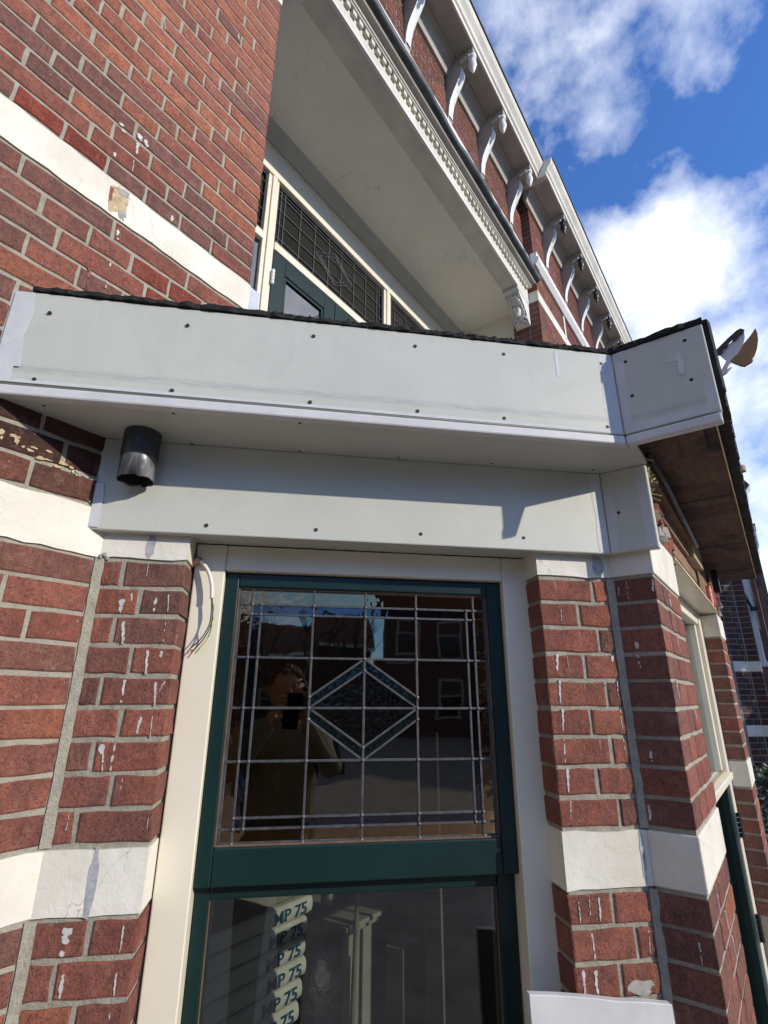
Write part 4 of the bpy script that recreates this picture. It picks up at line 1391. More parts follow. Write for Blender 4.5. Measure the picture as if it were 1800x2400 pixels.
MB().box(X0, 3.615, 0.2365, 0.915, 3.976, 4.02).build('balcony_ceiling', 'cream_render', bb)
MB().extr([(0.895, 3.885), (0.82, 3.976), (0.90, 3.976)], X0, 3.612).build('cove', 'cove_green', bb)
MB().box(X0, X1 + 0.05, 0.228, 0.2385, 3.9765, 3.979).build('ceiling_crack', 'soot_dark', bb)

# corbels under both ends of the beam
def corbel(xw, sgn, label):
    """scrolled corbel with a lion mask on the face turned to the opening"""
    t = thing('lion_corbel', (xw, 0.17, 3.70), label, 'corbel', 'lion corbels under the balcony beam')
    W = 0.30
    prof = [(0, 3.70), (0.035, 3.705), (0.06, 3.73), (0.075, 3.765), (0.09, 3.80), (0.13, 3.84), (0.19, 3.88), (0.235, 3.91), (0.25, 3.932), (0, 3.932)]
    y0, y1 = BY + 0.004, 0.232
    vs = [(xw + sgn * d, y0, z) for d, z in prof] + [(xw + sgn * d, y1, z) for d, z in prof]
    n = len(prof)
    fs = [(i, (i + 1) % n, n + (i + 1) % n, n + i) for i in range(n)] + [tuple(range(n)), tuple(range(n, 2 * n))[::-1]]
    MB().add(vs, fs).build('console', 'corbel_white', t)
    MB().box(min(xw, xw + sgn * 0.285), max(xw, xw + sgn * 0.285), BY - 0.002, y1 + 0.006, 3.9325, 3.9655).build('abacus', 'corbel_white', t, bevel=0.004)
    for yy in (y0 + 0.004, y1 - 0.004):
        MB().tube([(xw + sgn * (d + 0.002), yy, z) for d, z in prof[1:9]], 0.006, 6).build('edge_roll', 'corbel_white', t, smooth=True)
    def fp(u):      # point on the face curve and its outward normal (in the x-z plane)
        k = 1 + u * 7
        i = min(int(k), 7)
        f = k - i
        a, b = prof[i], prof[i + 1]
        tx, tz = b[0] - a[0], b[1] - a[1]
        ln = math.hypot(tx, tz)
        return a[0] + tx * f, a[1] + tz * f, tz / ln, -tx / ln
    ym = (y0 + y1) / 2

    def at(u, dy, out):
        d, z, nx_, nz_ = fp(u)
        return (xw + sgn * (d + nx_ * out), ym + dy, z + nz_ * out)
    r = random.Random(5)
    mm = MB()
    mm.ball(at(0.52, 0, 0.020), 0.042, 12, 9, (0.8, 0.8, 1.15))          # skull
    mm.ball(at(0.43, 0, 0.056), 0.023, 10, 8, (1.0, 1.0, 0.8))           # muzzle
    mm.ball(at(0.47, 0, 0.074), 0.011, 8, 6, (0.8, 1.3, 0.7))            # nose
    for sy in (-1, 1):
        mm.ball(at(0.60, sy * 0.019, 0.050), 0.013, 8, 6)                # brows
        mm.ball(at(0.73, sy * 0.038, 0.018), 0.014, 8, 6)                # ears
        mm.ball(at(0.36, sy * 0.015, 0.052), 0.013, 8, 6)                # jowls
    mm.build('lion_mask', 'corbel_white', t, smooth=True)
    mm = MB()
    for i in range(24):
        a = 2 * math.pi * i / 24
        rr = 0.16 + 0.03 * (i % 2)
        p = at(min(0.95, max(0.05, 0.52 + rr * 1.5 * math.cos(a))), (0.040 + 0.006 * (i % 2)) * math.sin(a), 0.006)
        q_ = at(min(0.98, max(0.02, 0.52 + (rr + 0.07) * 1.5 * math.cos(a + 0.3))), 0.056 * math.sin(a + 0.3), 0.012)
        mm.tube([p, q_], [0.014, 0.006], 6)
    mm.build('mane', 'corbel_white', t, smooth=True)
    for sy in (-1, 1):                     # two acanthus scrolls below the mask
        mm = MB()
        pts = []
        for i in range(17):
            a = i / 16 * 5.2
            rr = 1 - i / 19
            pts.append(at(max(0.0, 0.17 + 0.13 * rr * math.sin(a)), sy * (0.034 + 0.028 * rr * math.cos(a)), 0.014))
        mm.tube(pts, 0.009, 6)
        mm.build('acanthus_scroll', 'corbel_white', t, smooth=True)
    mm = MB()
    for i in range(16):
        u = r.choice((r.uniform(0.80, 0.97), r.uniform(0.02, 0.2)))
        dy = r.uniform(-0.05, 0.05)
        mm.tube([at(u, dy, 0.004), at(max(0, u - 0.06), dy + r.uniform(-0.015, 0.015), 0.012)], [0.010, 0.004], 6)
    tag(mm.build('acanthus_leaves', 'corbel_white', t, smooth=True), kind='stuff')


corbel(3.556, -1, 'white lion mask corbel at the far end of the balcony beam')
corbel(0.318, 1, 'white corbel at the near end of the balcony beam, cut by the photo top')

# door wall with frame, doors and top lights
dw = thing('balcony_wall', (1.9, 0.95, 1.2), 'cream rendered wall above and beside the balcony doors', 'wall')
MB().box(X0, 3.612, 0.90, 0.98, 3.64, 3.975).build('wall', 'cream_render', dw)
MB().box(3.06, 3.612, 0.895, 0.98, 1.23, 3.64).build('wall', 'cream_render', dw)
MB().box(3.613, 3.70, 0.272, 1.0, 1.23, 4.02).build('side_wall', 'cream_render', dw)
bd = thing('balcony_doors', (1.65, 0.87, 1.23), 'green double balcony doors with leaded top lights in a cream frame', 'door')
def post(a, b, z0, z1, y0=0.835, y1=0.90):
    mm = MB().box(a, b, y0 + 0.012, y1, z0, z1)
    mm.build('frame_post', 'frame_cream', bd, bevel=0.004)
    MB().box(a + (b - a) * 0.3, b - (b - a) * 0.3, y0, y0 + 0.0115, z0, z1).build('frame_bead', 'frame_cream', bd, bevel=0.003)


post(0.985, 1.075, 1.23, 3.5545)
post(2.235, 2.33, 1.23, 3.5545)
post(3.0, 3.06, 1.23, 3.5545)
MB().box(0.318, 3.06, 0.835, 0.90, 3.555, 3.605).build('frame_head', 'frame_cream', bd, bevel=0.004)
MB().box(0.318, 3.06, 0.855, 0.90, 3.606, 3.638).build('frame_head', 'soffit_grey', bd, bevel=0.003)
for a, b in ((0.318, 0.984), (1.076, 2.234), (2.331, 2.999)):
    MB().box(a, b, 0.838, 0.90, 2.995, 3.055).build('transom', 'frame_cream', bd, bevel=0.004)
def leaded(a, b, z0, z1, cols, rows, diamond):
    y = 0.872
    MB().box(a, b, y, y + 0.003, z0, z1).build('pane', 'glass_upper', bd)
    fr = MB()
    w = 0.0026
    for x in cols:
        fr.box(a + x - w, a + x + w, y - 0.006, y - 0.0005, z0, z1)
    for z in rows:
        fr.box(a, b, y - 0.0064, y - 0.0008, z0 + z - w, z0 + z + w)
    if diamond:
        cx, cz = (a + b) / 2, (z0 + z1) / 2
        for sx in (-1, 1):
            for sz in (-1, 1):
                for f in (1.0, 0.8):
                    p, q_ = Vector((cx + sx * 0.20 * f, y - 0.004, cz)), Vector((cx, y - 0.004, cz + sz * 0.14 * f))
                    fr.tube([p, q_], 0.0028, 4)
    fr.build('lead_cames', 'lead_came', bd)
    # dark sight edge
    for c in ((a, a + 0.012, z0, z1), (b - 0.012, b, z0, z1)):
        MB().box(c[0], c[1], y - 0.012, y - 0.007, c[2], c[3]).build('sight_edge', 'screw_dark', bd)
    MB().box(a + 0.0125, b - 0.0125, y - 0.012, y - 0.007, z1 - 0.02, z1).build('sight_edge', 'screw_dark', bd)


leaded(1.0755, 2.2345, 3.0555, 3.5545, [0.04, 0.075, 0.22, 0.365, 0.51, 0.65, 0.795, 0.94, 1.085, 1.12], [0.04, 0.075, 0.19, 0.31, 0.425, 0.46], True)
leaded(2.3305, 2.9995, 3.0555, 3.5545, [0.04, 0.075, 0.25, 0.42, 0.59, 0.63], [0.04, 0.075, 0.19, 0.31, 0.425, 0.46], False)
leaded(0.318, 0.9845, 3.0565, 3.5545, [0.05, 0.085, 0.25, 0.42, 0.555, 0.59], [0.04, 0.075, 0.19, 0.31, 0.42], False)
MB().box(0.318, 0.9845, 0.868, 0.871, 1.23, 2.9945).build('pane', 'glass_upper', bd)
MB().box(2.3305, 2.9995, 0.868, 0.871, 1.23, 2.994).build('pane', 'glass_upper', bd)
for a, b in ((1.077, 1.652), (1.658, 2.233)):
    leaf = MB().box(a, a + 0.105, 0.845, 0.885, 1.25, 2.992).build('door_leaf', 'green_paint', bd, bevel=0.004)
    MB().box(b - 0.105, b, 0.845, 0.885, 1.25, 2.992).build('stile', 'green_paint', leaf, bevel=0.004)
    MB().box(a + 0.1055, b - 0.1055, 0.8455, 0.885, 2.872, 2.992).build('rail', 'green_paint', leaf, bevel=0.004)
    MB().box(a + 0.1055, b - 0.1055, 0.8455, 0.885, 1.25, 1.5).build('rail', 'green_paint', leaf, bevel=0.004)
    MB().box(a + 0.106, b - 0.106, 0.865, 0.868, 1.501, 2.871).build('pane', 'glass_upper', leaf)
    MB().box(a + 0.106, a + 0.125, 0.853, 0.8645, 1.501, 2.871).build('glazing_bead', 'green_paint', leaf)
    MB().box(a + 0.1255, b - 0.106, 0.853, 0.8645, 2.85, 2.8705).build('glazing_bead', 'green_paint', leaf)
    MB().box(b - 0.125, b - 0.106, 0.853, 0.8645, 1.501, 2.8495).build('glazing_bead', 'green_paint', leaf)
for z in (2.72, 2.35, 1.6):
    hm = MB()
    for i in range(4):
        hm.lathe([(0.0, 0), (0.011, 0.001), (0.011, 0.024), (0.0, 0.025)], (1.076, 0.832, z + 0.027 * i), 10)
    hm.build('hinge', 'far_white', bd)

# ================================================================== upper facade: wall over the loggia, far pier, cornice
uw = thing('upper_wall', (1.94, 0.2, 4.2), 'narrow brick strip of wall between balcony beam and eaves cornice', 'wall')
UY = 0.085
FU = Frame((0, UY), (1, 0))
wu = MB(FU).box(X0, 3.59, 0.003, 0.2, 4.2, 5.36).build('wall', 'mortar', uw)
k = 0
z = 4.50
while z < 5.10:
    for a, b in segs(0.95, 3.556, k):
        brick_obj(FU, a, b, z + J / 2, z + CP - J / 2, 0.05, wu, tuple(v * 0.8 for v in pick(0.6, 0.1, 1.0)), fine=False)
    z += CP
    k += 1
MB(FU).extr([(0.0, 4.36), (-0.02, 4.36), (-0.05, 4.40), (-0.052, 4.47), (-0.04, 4.50), (0.0, 4.502)], X0, 3.56).build('string_course', 'far_white', uw)

PX = 3.56
fp_ = thing('corner_pier', (4.6, 0.2, GZ), 'far brick pier with white bands right of the lion corbel', 'wall')
wp = MB()
wp.box(PX + 0.003, 8.2, 0.003, 0.268, 1.0, 5.36)
wp = wp.build('wall', 'mortar', fp_)
FP = Frame((0, 0), (1, 0))
far = []
k = 0
z = 3.955 - CP * 14
zs_ = []
while z < 3.95:
    zs_.append(z)
    z += CP
z = 3.955 + HB
while z < 5.11:
    zs_.append(z)
    z += CP
for k, z in enumerate(zs_):
    if 4.33 < z < 4.47:
        continue
    x = PX
    i = 0
    while x < 8.0:
        l = 0.21 if (k % 2 == 0) else 0.10
        if i == 0 and k % 2 == 0:
            l = 0.21 if k % 4 == 0 else 0.155
        if x < 4.34 and i < 7:
            brick_obj(FP, x, x + l, z + J / 2, z + CP - J / 2, 0.10, wp, tuple(v * 0.85 for v in pick(0.8, 0.3, 0.8)), fine=False)
            if i == 0:   # second brick back on the return face
                fr = Frame((PX, 0.10 + J), (0, 1))
                o = MB().box(PX, PX + 0.10, 0.10 + J, 0.262, z + J / 2, z + CP - J / 2).build('brick', 'brick', wp)
                o.color = (*pick(0.6, 0.1, 1.0), 1)
        else:
            far.append((FP, x, x + l, z + J / 2, z + CP - J / 2))
        x += l + J
        i += 1
brick_soup(far, 0.05, 'far_bricks', wp)
MB().box(PX - 0.003, 8.0, -0.003, 0.27, 3.955, 3.955 + HB).build('painted_band', 'band_paint', fp_)
MB().box(4.385, 4.435, -0.006, 0.05, 2.9, 4.335).build('painted_strip', 'band_paint', fp_)
MB().box(5.05, 5.11, -0.006, 0.05, 2.9, 4.335).build('painted_strip', 'band_paint', fp_)
mm = MB()
mm.extr([(0.02, 4.345), (-0.02, 4.345), (-0.055, 4.39), (-0.058, 4.43), (-0.035, 4.44), (-0.045, 4.49), (0.02, 4.50)], PX - 0.035, 8.0)
mm.build('string_course', 'far_white', fp_)

co = thing('eaves_cornice', (3.0, -0.1, 5.1), 'cream eaves cornice with S-shaped brackets and hanging pendants', 'cornice')
def cornice_run(xa, xb, y):
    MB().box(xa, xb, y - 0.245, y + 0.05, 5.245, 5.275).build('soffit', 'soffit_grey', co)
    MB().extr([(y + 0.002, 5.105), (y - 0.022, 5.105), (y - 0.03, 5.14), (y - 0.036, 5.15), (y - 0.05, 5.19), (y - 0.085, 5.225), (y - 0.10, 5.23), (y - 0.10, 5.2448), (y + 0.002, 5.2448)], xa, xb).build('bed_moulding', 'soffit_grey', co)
    MB().extr([(y - 0.2455, 5.238), (y - 0.26, 5.238), (y - 0.262, 5.29), (y - 0.275, 5.30), (y - 0.285, 5.33), (y - 0.315, 5.37), (y - 0.325, 5.40), (y - 0.325, 5.43), (y - 0.2455, 5.44)], xa, xb).build('crown_moulding', 'cornice_paint', co)
    MB().box(xa, xb, y - 0.335, y + 0.1, 5.441, 5.462).build('gutter_edge', 'slate_dark', co)


XS = 3.46
cornice_run(-0.9, XS, UY)
cornice_run(XS + 0.001, 14.0, 0.0)
MB().extr([(UY - 0.10, 5.24), (-0.2565, 5.24), (-0.2585, 5.29), (-0.272, 5.30), (-0.282, 5.33), (-0.312, 5.37), (-0.322, 5.40), (-0.322, 5.437), (UY - 0.10, 5.437)], XS - 0.05, XS + 0.0005).build('cornice_return', 'cornice_paint', co)


def bracket(x, y, pend, parent):
    w = 0.033
    prof = [(0.0, 4.62), (0.010, 4.66), (0.016, 4.74), (0.032, 4.82), (0.066, 4.90), (0.104, 4.97), (0.130, 5.03), (0.140, 5.08), (0.128, 5.112), (0.106, 5.12), (0.12, 5.15), (0.17, 5.17), (0.25, 5.18), (0.25, 5.244), (0.0, 5.244)]
    vs = [(x - w, y - d, z) for d, z in prof] + [(x + w, y - d, z) for d, z in prof]
    n = len(prof)
    fs = [(i, (i + 1) % n, n + (i + 1) % n, n + i) for i in range(n)] + [tuple(range(n)), tuple(range(n, 2 * n))[::-1]]
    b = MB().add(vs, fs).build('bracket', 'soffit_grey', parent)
    rib = prof[1:10]
    vs, fs = [], []
    for d, z in rib:
        vs += [(x - w * 0.98, y - d - 0.002, z), (x - w * 0.5, y - d - 0.008, z), (x + w * 0.5, y - d - 0.008, z), (x + w * 0.98, y - d - 0.002, z), (x, y - d + 0.02, z)]
    for i in range(len(rib) - 1):
        k = 5 * i
        fs += [(k + j, k + (j + 1) % 5, k + 5 + (j + 1) % 5, k + 5 + j) for j in range(5)]
    MB().add(vs, fs).build('scroll_rib', 'far_white', b)
    mm = MB()
    for i in range(3):
        mm.ball((x - w, y - 0.15 - 0.028 * i, 5.155 + 0.006 * i), 0.017, 7, 5, (0.5, 1, 1))
    mm.build('rosette', 'cornice_paint', b, smooth=True)
    py = y - 0.225
    P = MB().lathe([(0.0, -0.002), (0.034, -0.004), (0.034, -0.024), (0.018, -0.032), (0.014, -0.05), (0.03, -0.07), (0.034, -0.10), (0.026, -0.135), (0.012, -0.15), (0.016, -0.162), (0.010, -0.178), (0.0, -0.19)], (x, py, 5.18), 12)
    P.build('pendant', pend, b, smooth=True)


for x in (0.24, 0.84, 1.442, 2.046, 2.619, 3.237):
    bracket(x, UY, 'far_white', co)
for i in range(9):
    bracket(3.98 + 0.622 * i, 0.0, 'black_iron', co)
# ================================================================== next bay along the street and far houses
nb = thing('neighbour_bay', (7.2, -0.6, GZ), 'brick bay of the next house, coloured dark as if shaded, with white painted bands', 'building')
T = (6.071, -0.031)
GA = Frame(T, (1, -1))
GC = Frame((P2[0] + T[0], P2[1] + T[1]), (1, 0))
simple('mortar_shaded', (0.24, 0.225, 0.20), 0.9, 0.2, 20.0, 0.4, 120, 0.002)  # mortar darkened to carry the shade on this bay
wa = MB(GA).box(0.3, S3, 0.003, 0.12, GZ, 1.95).build('wall', 'mortar_shaded', nb)
wc = MB(GC).box(0.003, 0.60, 0.003, 0.8, GZ, 1.95).build('wall', 'mortar_shaded', nb)
NBC = lambda: tuple(v * rnd.uniform(0.35, 0.6) for v in (0.14, 0.078, 0.066))  # shade on the bay is put into the brick colour
NBROWS = [(B2 - CP * k, k) for k in range(1, 12)] + [(HB + CP * k, k + 1) for k in range(9)] + [(B1 + HB + CP * k, k) for k in range(18)]
for z, k in NBROWS:
    z0, z1 = z + J / 2, z + CP - J / 2
    odd = k % 2 == 0
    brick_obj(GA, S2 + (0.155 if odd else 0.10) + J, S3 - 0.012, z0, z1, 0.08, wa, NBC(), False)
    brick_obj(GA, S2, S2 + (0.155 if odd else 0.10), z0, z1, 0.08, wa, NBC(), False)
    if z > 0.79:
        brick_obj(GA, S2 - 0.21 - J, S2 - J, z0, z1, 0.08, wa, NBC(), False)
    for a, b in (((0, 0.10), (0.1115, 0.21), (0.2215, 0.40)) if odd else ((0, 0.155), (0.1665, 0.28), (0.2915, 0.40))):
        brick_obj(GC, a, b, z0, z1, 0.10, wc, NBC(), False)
for zb in (B2, B1):
    MB(GA).box(S2 - 0.002, S3 + 0.001, -0.003, 0.08, zb + 0.004, zb + HB - 0.004).build('painted_band', 'band_paint', nb)
    MB(GC).box(-0.003, 0.41, -0.003, 0.10, zb + 0.004, zb + HB - 0.004).build('painted_band', 'band_paint', nb)
MB(GC).box(0.44, 0.55, -0.055, 0.05, 0.82, 1.85).build('window_post', 'far_white', nb, bevel=0.005)
MB(GC).box(0.46, 0.53, -0.075, -0.056, 1.20, 1.85).build('window_post', 'soffit_grey', nb, bevel=0.004)
MB(GC).box(0.42, 0.60, -0.10, 0.05, 0.76, 0.815).build('window_sill', 'far_white', nb, bevel=0.005)
MB(GC).box(0.56, 1.4, 0.03, 0.04, 0.2, 1.85).build('pane', 'glass_upper', nb)
mm = MB()
mm.tube([(7.32, -1.00, 1.63), (7.30, -1.03, 1.52), (7.28, -1.052, 1.44)], 0.018, 8)
mm.box(7.27, 7.31, -1.115, -1.03, 1.40, 1.45)
tag(mm.build('wall_bracket', 'black_iron'), 'black iron bracket arm on the dark neighbouring bay', 'bracket')
MB().box(9.4, 10.4, -1.13, 0.5, GZ, 2.25).build('wall', 'far_brick', nb)
MB().box(9.95, 10.3, -1.20, 0.5, 2.17, 2.455).build('roof_edge', 'slate_dark', nb)


def far_bay(x, y, z0, z1, label, gable, mt):
    t = thing('far_bay', (x, -0.4, GZ), label, 'building', 'roof ends of far houses beyond the bay roof')
    MB().box(x, x + 0.8, y + 0.16, 0.4, GZ, z0).build('wall', 'far_brick', t)
    if gable:
        mm = MB()
        pts = [(y + 0.12, z0 - 0.06), (y - 0.02, z0 + 0.12), (y + 0.02, z0 + 0.20), (y + 0.26, z1), (y + 0.26, z0)]
        n = len(pts)
        mm.add([(x, a, b) for a, b in pts] + [(x + 0.5, a, b) for a, b in pts], [tuple(range(n))[::-1], tuple(range(n, 2 * n))] + [(i, (i + 1) % n, n + (i + 1) % n, n + i) for i in range(n)])
        mm.build('roof', 'slate_dark', t)
        MB().extr([(y + 0.12, z0 - 0.085), (y - 0.03, z0 + 0.10), (y - 0.02, z0 + 0.12), (y + 0.12, z0 - 0.06)], x - 0.01, x + 0.51).build('verge_board', 'far_white', t)
    else:
        MB().extr([(y + 0.16, z0), (y + 0.05, z0 + 0.03), (y + 0.01, z0 + 0.10), (y, z0 + 0.16), (y, z1), (y + 0.5, z1), (y + 0.5, z0)], x, x + 0.6).build('cornice', mt, t)
        MB().box(x - 0.02, x + 0.65, y - 0.02, y + 0.5, z1 + 0.002, z1 + 0.03).build('roof', 'slate_dark', t)
        mm = MB()
        for i in range(4):
            mm.box(x - 0.004, x + 0.6, y + 0.03, y + 0.14, z0 + 0.16 + i * 0.13, z0 + 0.25 + i * 0.13)
        mm.build('stone_panel', 'grey_smear_shade', t)


far_bay(14.0, -1.34, 3.60, 4.24, 'small grey panelled roof edge of a far house beyond the bay roof', False, 'far_white')
far_bay(18.0, -1.48, 6.45, 7.02, 'dark slate gable end of a far house above the bay roof edge', True, 'slate_dark')
tag(MB().box(22.0, 30.0, -1.0, 6.0, GZ, 3.2).build('far_house', 'far_brick'), 'plain far brick house low at the right photo edge', 'building')

# hedge at the right edge
mm = MB()
r = random.Random(3)
for i in range(5200):
    c = Vector((r.uniform(3.9, 5.2), r.uniform(-1.5, -0.60), 0))
    top = -0.10 + 0.05 * noise.noise(c * 4)
    c.z = top - abs(r.gauss(0, 0.16)) if r.random() < 0.6 else r.uniform(GZ, top)
    a = Vector((r.uniform(-1, 1), r.uniform(-1, 1), r.uniform(-1, 1))).normalized() * 0.022
    b = a.cross(Vector((r.uniform(-1, 1), r.uniform(-1, 1), r.uniform(-1, 1)))).normalized() * 0.010
    mm.add([tuple(c - a), tuple(c + b), tuple(c + a), tuple(c - b)], [(0, 1, 2, 3)])
hg = thing('hedge', (4.5, -1.0, GZ), 'dark evergreen hedge behind the far brick pier at the right edge', 'hedge')
tag(mm.build('foliage', 'hedge_leaf', hg), kind='stuff')
mm = MB()
for i in range(9):
    x, y = 4.0 + 0.14 * i, -1.02 + r.uniform(-0.1, 0.1)
    mm.tube([(x, y, GZ), (x + r.uniform(-0.05, 0.05), y, -1.0), (x + r.uniform(-0.1, 0.1), y + r.uniform(-0.1, 0.1), -0.35)], [0.02, 0.014, 0.006], 6)
mm.build('stems', 'bark', hg)

# ---- odds and ends on the roof edge
sc = thing('card_offcuts', (1.10, -1.23, 1.25), 'white and brown curved card offcuts sticking out over the felt roof edge', 'offcut')
XO = 1.10
def sheet(ring, th, name, mat, dx=0.0):
    n = len(ring)
    vs = [(XO + dx + (y + 1.2) * 0.25, y, z) for y, z in ring] + [(XO + dx + th + (y + 1.2) * 0.25, y, z) for y, z in ring]
    return MB().add(vs, [tuple(range(n))[::-1], tuple(range(n, 2 * n))] + [(i, (i + 1) % n, n + (i + 1) % n, n + i) for i in range(n)]).build(name, mat, sc)


def po(x, y):      # local sketch units to Y, Z on the sheet plane
    return (-1.196 - (x - 400) * 0.0001255, 1.405 - (y - 360) * 0.0001515)


sheet([po(*p) for p in ((640, 720), (700, 830), (800, 960), (880, 930), (1000, 830), (1110, 690), (1170, 560), (1185, 440), (1090, 450), (1060, 490), (960, 480), (900, 545), (800, 570), (770, 620), (690, 650))], 0.004, 'white_card', 'card_white')
sheet([po(*p) for p in ((560, 600), (640, 560), (860, 450), (1050, 370), (1130, 362), (1185, 410), (1195, 435), (1130, 470), (1080, 475), (1060, 505), (960, 560), (940, 505), (830, 570), (800, 620), (720, 640), (680, 700), (640, 730), (560, 700))], 0.006, 'dark_edge', 'pipe_black', -0.0075)
sheet([po(*p) for p in ((880, 930), (1000, 830), (1130, 690), (1280, 590), (1395, 485), (1405, 600), (1385, 750), (1330, 900), (1260, 1020), (1180, 1090))], 0.004, 'brown_card', 'card_brown', -0.006)
sheet([po(*p) for p in ((800, 985), (900, 930), (1000, 930), (1200, 1145), (1170, 1165), (1030, 1195), (960, 1150), (900, 1090), (830, 1020))], 0.012, 'brown_tab', 'card_brown', -0.02)
sheet([po(*p) for p in ((560, 1100), (690, 960), (740, 905), (800, 980), (760, 1010), (700, 1100), (800, 1080), (690, 1150), (560, 1190))], 0.01, 'white_tab', 'card_white', -0.01)
mm = MB()
mm.box(1.82, 1.90, -1.218, -1.17, 1.252, 1.277)
mm.lathe([(0.0, 0.0), (0.0165, 0.0), (0.0175, 0.004), (0.0175, 0.021), (0.0165, 0.025), (0.0, 0.025)], (1.86, -1.218, 1.252), 14)
tag(mm.build('wood_scrap', 'timber_pale'), 'rounded pale wood scrap lying on the felt roof edge', 'wood')

# ================================================================== inside the room, seen through the lower pane
fnt = bpy.data.curves.new('t', 'FONT')
fnt.body = 'MP 75'
fnt.size = 0.062
fnt.offset = 0.0011
fnt.extrude = 0.0006
fnt.align_x = 'LEFT'
fnt.resolution_u = 4
to = bpy.data.objects.new('t', fnt)
COL.objects.link(to)
bpy.context.view_layer.update()
TXT = bpy.data.meshes.new_from_object(to.evaluated_get(bpy.context.evaluated_depsgraph_get()))
bpy.data.objects.remove(to)
TXT.materials.clear()
TXT.materials.append(MATS['sack_print'])
TXT.transform(Matrix.Diagonal((1.18, 0.92, 1, 1)))
names = ['topmost', 'second', 'third', 'fourth', 'fifth', 'sixth', 'seventh', 'eighth', 'ninth', 'tenth', 'eleventh', 'twelfth', 'thirteenth', 'fourteenth', 'fifteenth', 'bottom']
SY = 0.60
for i in range(16):
    zt = -0.398 - 0.0685 * i
    dx = 0.03 if i == 0 else rnd.uniform(-0.008, 0.008) - 0.012 * max(0, i - 3)
    sk = thing('plaster_sack', (1.08 + dx, SY + 0.15, zt - 0.068), '%s white paper sack with blue print in the stack behind the window' % names[i] if i < 15 else 'bottom white paper sack with blue print in the stack behind the window', 'sack', 'sacks stacked behind the window')
    x0, x1, y0, y1, z0, z1 = 0.68 + dx, 1.375 + dx, SY, SY + 0.38, zt - 0.0675, zt
    vs, fs = [], []
    nx, ny = 14, 8
    for layer in (1, 0):
        for a in range(nx + 1):
            for b in range(ny + 1):
                u, v = a / nx, b / ny
                eu = min(u, 1 - u) * 2
                ev = min(v, 1 - v) * 2
                bul = (1 - (1 - min(1, eu * 3.2)) ** 2) ** 0.5 * (1 - (1 - min(1, ev * 2.2)) ** 2) ** 0.5
                hh = (z1 - z0) / 2
                zc_ = (z0 + z1) / 2
                zz = zc_ + (1 if layer else -1) * hh * (0.25 + 0.75 * bul) + 0.002 * noise.noise(Vector((u * 6, v * 6, i)))
                vs.append((x0 + (x1 - x0) * u, y0 + (y1 - y0) * v + (0.010 * (1 - bul) if v < 0.05 else 0), zz))
    st = (nx + 1) * (ny + 1)
    idx = lambda l, a, b: l * st + a * (ny + 1) + b
    for a in range(nx):
        for b in range(ny):
            fs.append((idx(0, a, b), idx(0, a + 1, b), idx(0, a + 1, b + 1), idx(0, a, b + 1)))
            fs.append((idx(1, a, b), idx(1, a, b + 1), idx(1, a + 1, b + 1), idx(1, a + 1, b)))
    for a in range(nx):
        fs.append((idx(0, a, 0), idx(1, a, 0), idx(1, a + 1, 0), idx(0, a + 1, 0)))
        fs.append((idx(0, a, ny), idx(0, a + 1, ny), idx(1, a + 1, ny), idx(1, a, ny)))
    for b in range(ny):
        fs.append((idx(0, 0, b), idx(0, 0, b + 1), idx(1, 0, b + 1), idx(1, 0, b)))
        fs.append((idx(0, nx, b), idx(1, nx, b), idx(1, nx, b + 1), idx(0, nx, b + 1)))
    # fuller front: add a rounded front roll carrying the print
    mm = MB().add(vs, fs)
    prof = []
    for k in range(9):
        a = -math.pi / 2 + math.pi * k / 8
        prof.append((y0 + 0.02 - 0.030 * math.cos(a) ** 0.6, (z0 + z1) / 2 + (z1 - z0) * 0.485 * math.sin(a)))
    prof += [(y0 + 0.06, z1 - 0.004), (y0 + 0.06, z0 + 0.004)]
    mm.extr(prof, x0 + 0.004, x1 - 0.004)
    mm.build('sack', 'sack_paper', sk, smooth=False)
    o = bpy.data.objects.new('print', TXT)
    o.rotation_euler = (math.pi / 2, 0, 0)
    link(o, sk, (1.150 + dx + (0.008 if i else 0.0), y0 - 0.0118, z0 + 0.0125))
mt = thing('mantelpiece', (2.05, 1.4, -1.5), 'grey painted mantelpiece with arched opening behind the sacks', 'mantelpiece')
MX = 2.0
MB().box(MX - 0.035, MX + 0.30, 0.86, 2.0, -0.755, -0.73).build('shelf', 'mantel_grey', mt, bevel=0.006)
MB().box(MX - 0.018, MX + 0.28, 0.885, 1.97, -0.785, -0.7555).build('shelf_moulding', 'mantel_grey', mt, bevel=0.008)
MB().box(MX, MX + 0.26, 0.92, 1.05, -1.5, -0.786).build('pilaster', 'mantel_grey', mt)
MB().box(MX, MX + 0.26, 1.81, 1.94, -1.5, -0.786).build('pilaster', 'mantel_grey', mt)
ring = [(1.0505, -0.786), (1.0505, -0.90)] + [(1.43 - 0.36 * math.cos(math.pi * k / 16), -0.98 + 0.13 * math.sin(math.pi * k / 16)) for k in range(17)] + [(1.8095, -0.90), (1.8095, -0.786)]
ring = [ring[0], (1.0505, -0.98)] + ring[2:-2] + [(1.8095, -0.98), ring[-1]]
n = len(ring)
MB().add([(MX + 0.004, a, b) for a, b in ring] + [(MX + 0.20, a, b) for a, b in ring], [tuple(range(n)), tuple(range(n, 2 * n))[::-1]] + [(i, (i + 1) % n, n + (i + 1) % n, n + i) for i in range(n)]).build('arch', 'mantel_grey', mt)
for z0, z1 in ((-0.93, -0.80), (-1.45, -1.0)):
    for a, b, c, d in ((0.94, 1.03, z1 - 0.006, z1), (0.94, 1.03, z0, z0 + 0.006), (0.94, 0.946, z0, z1), (1.024, 1.03, z0, z1)):
        MB().box(MX - 0.004, MX - 0.0005, a, b, c, d).build('panel_bead', 'plank_interior', mt)
mm = MB()
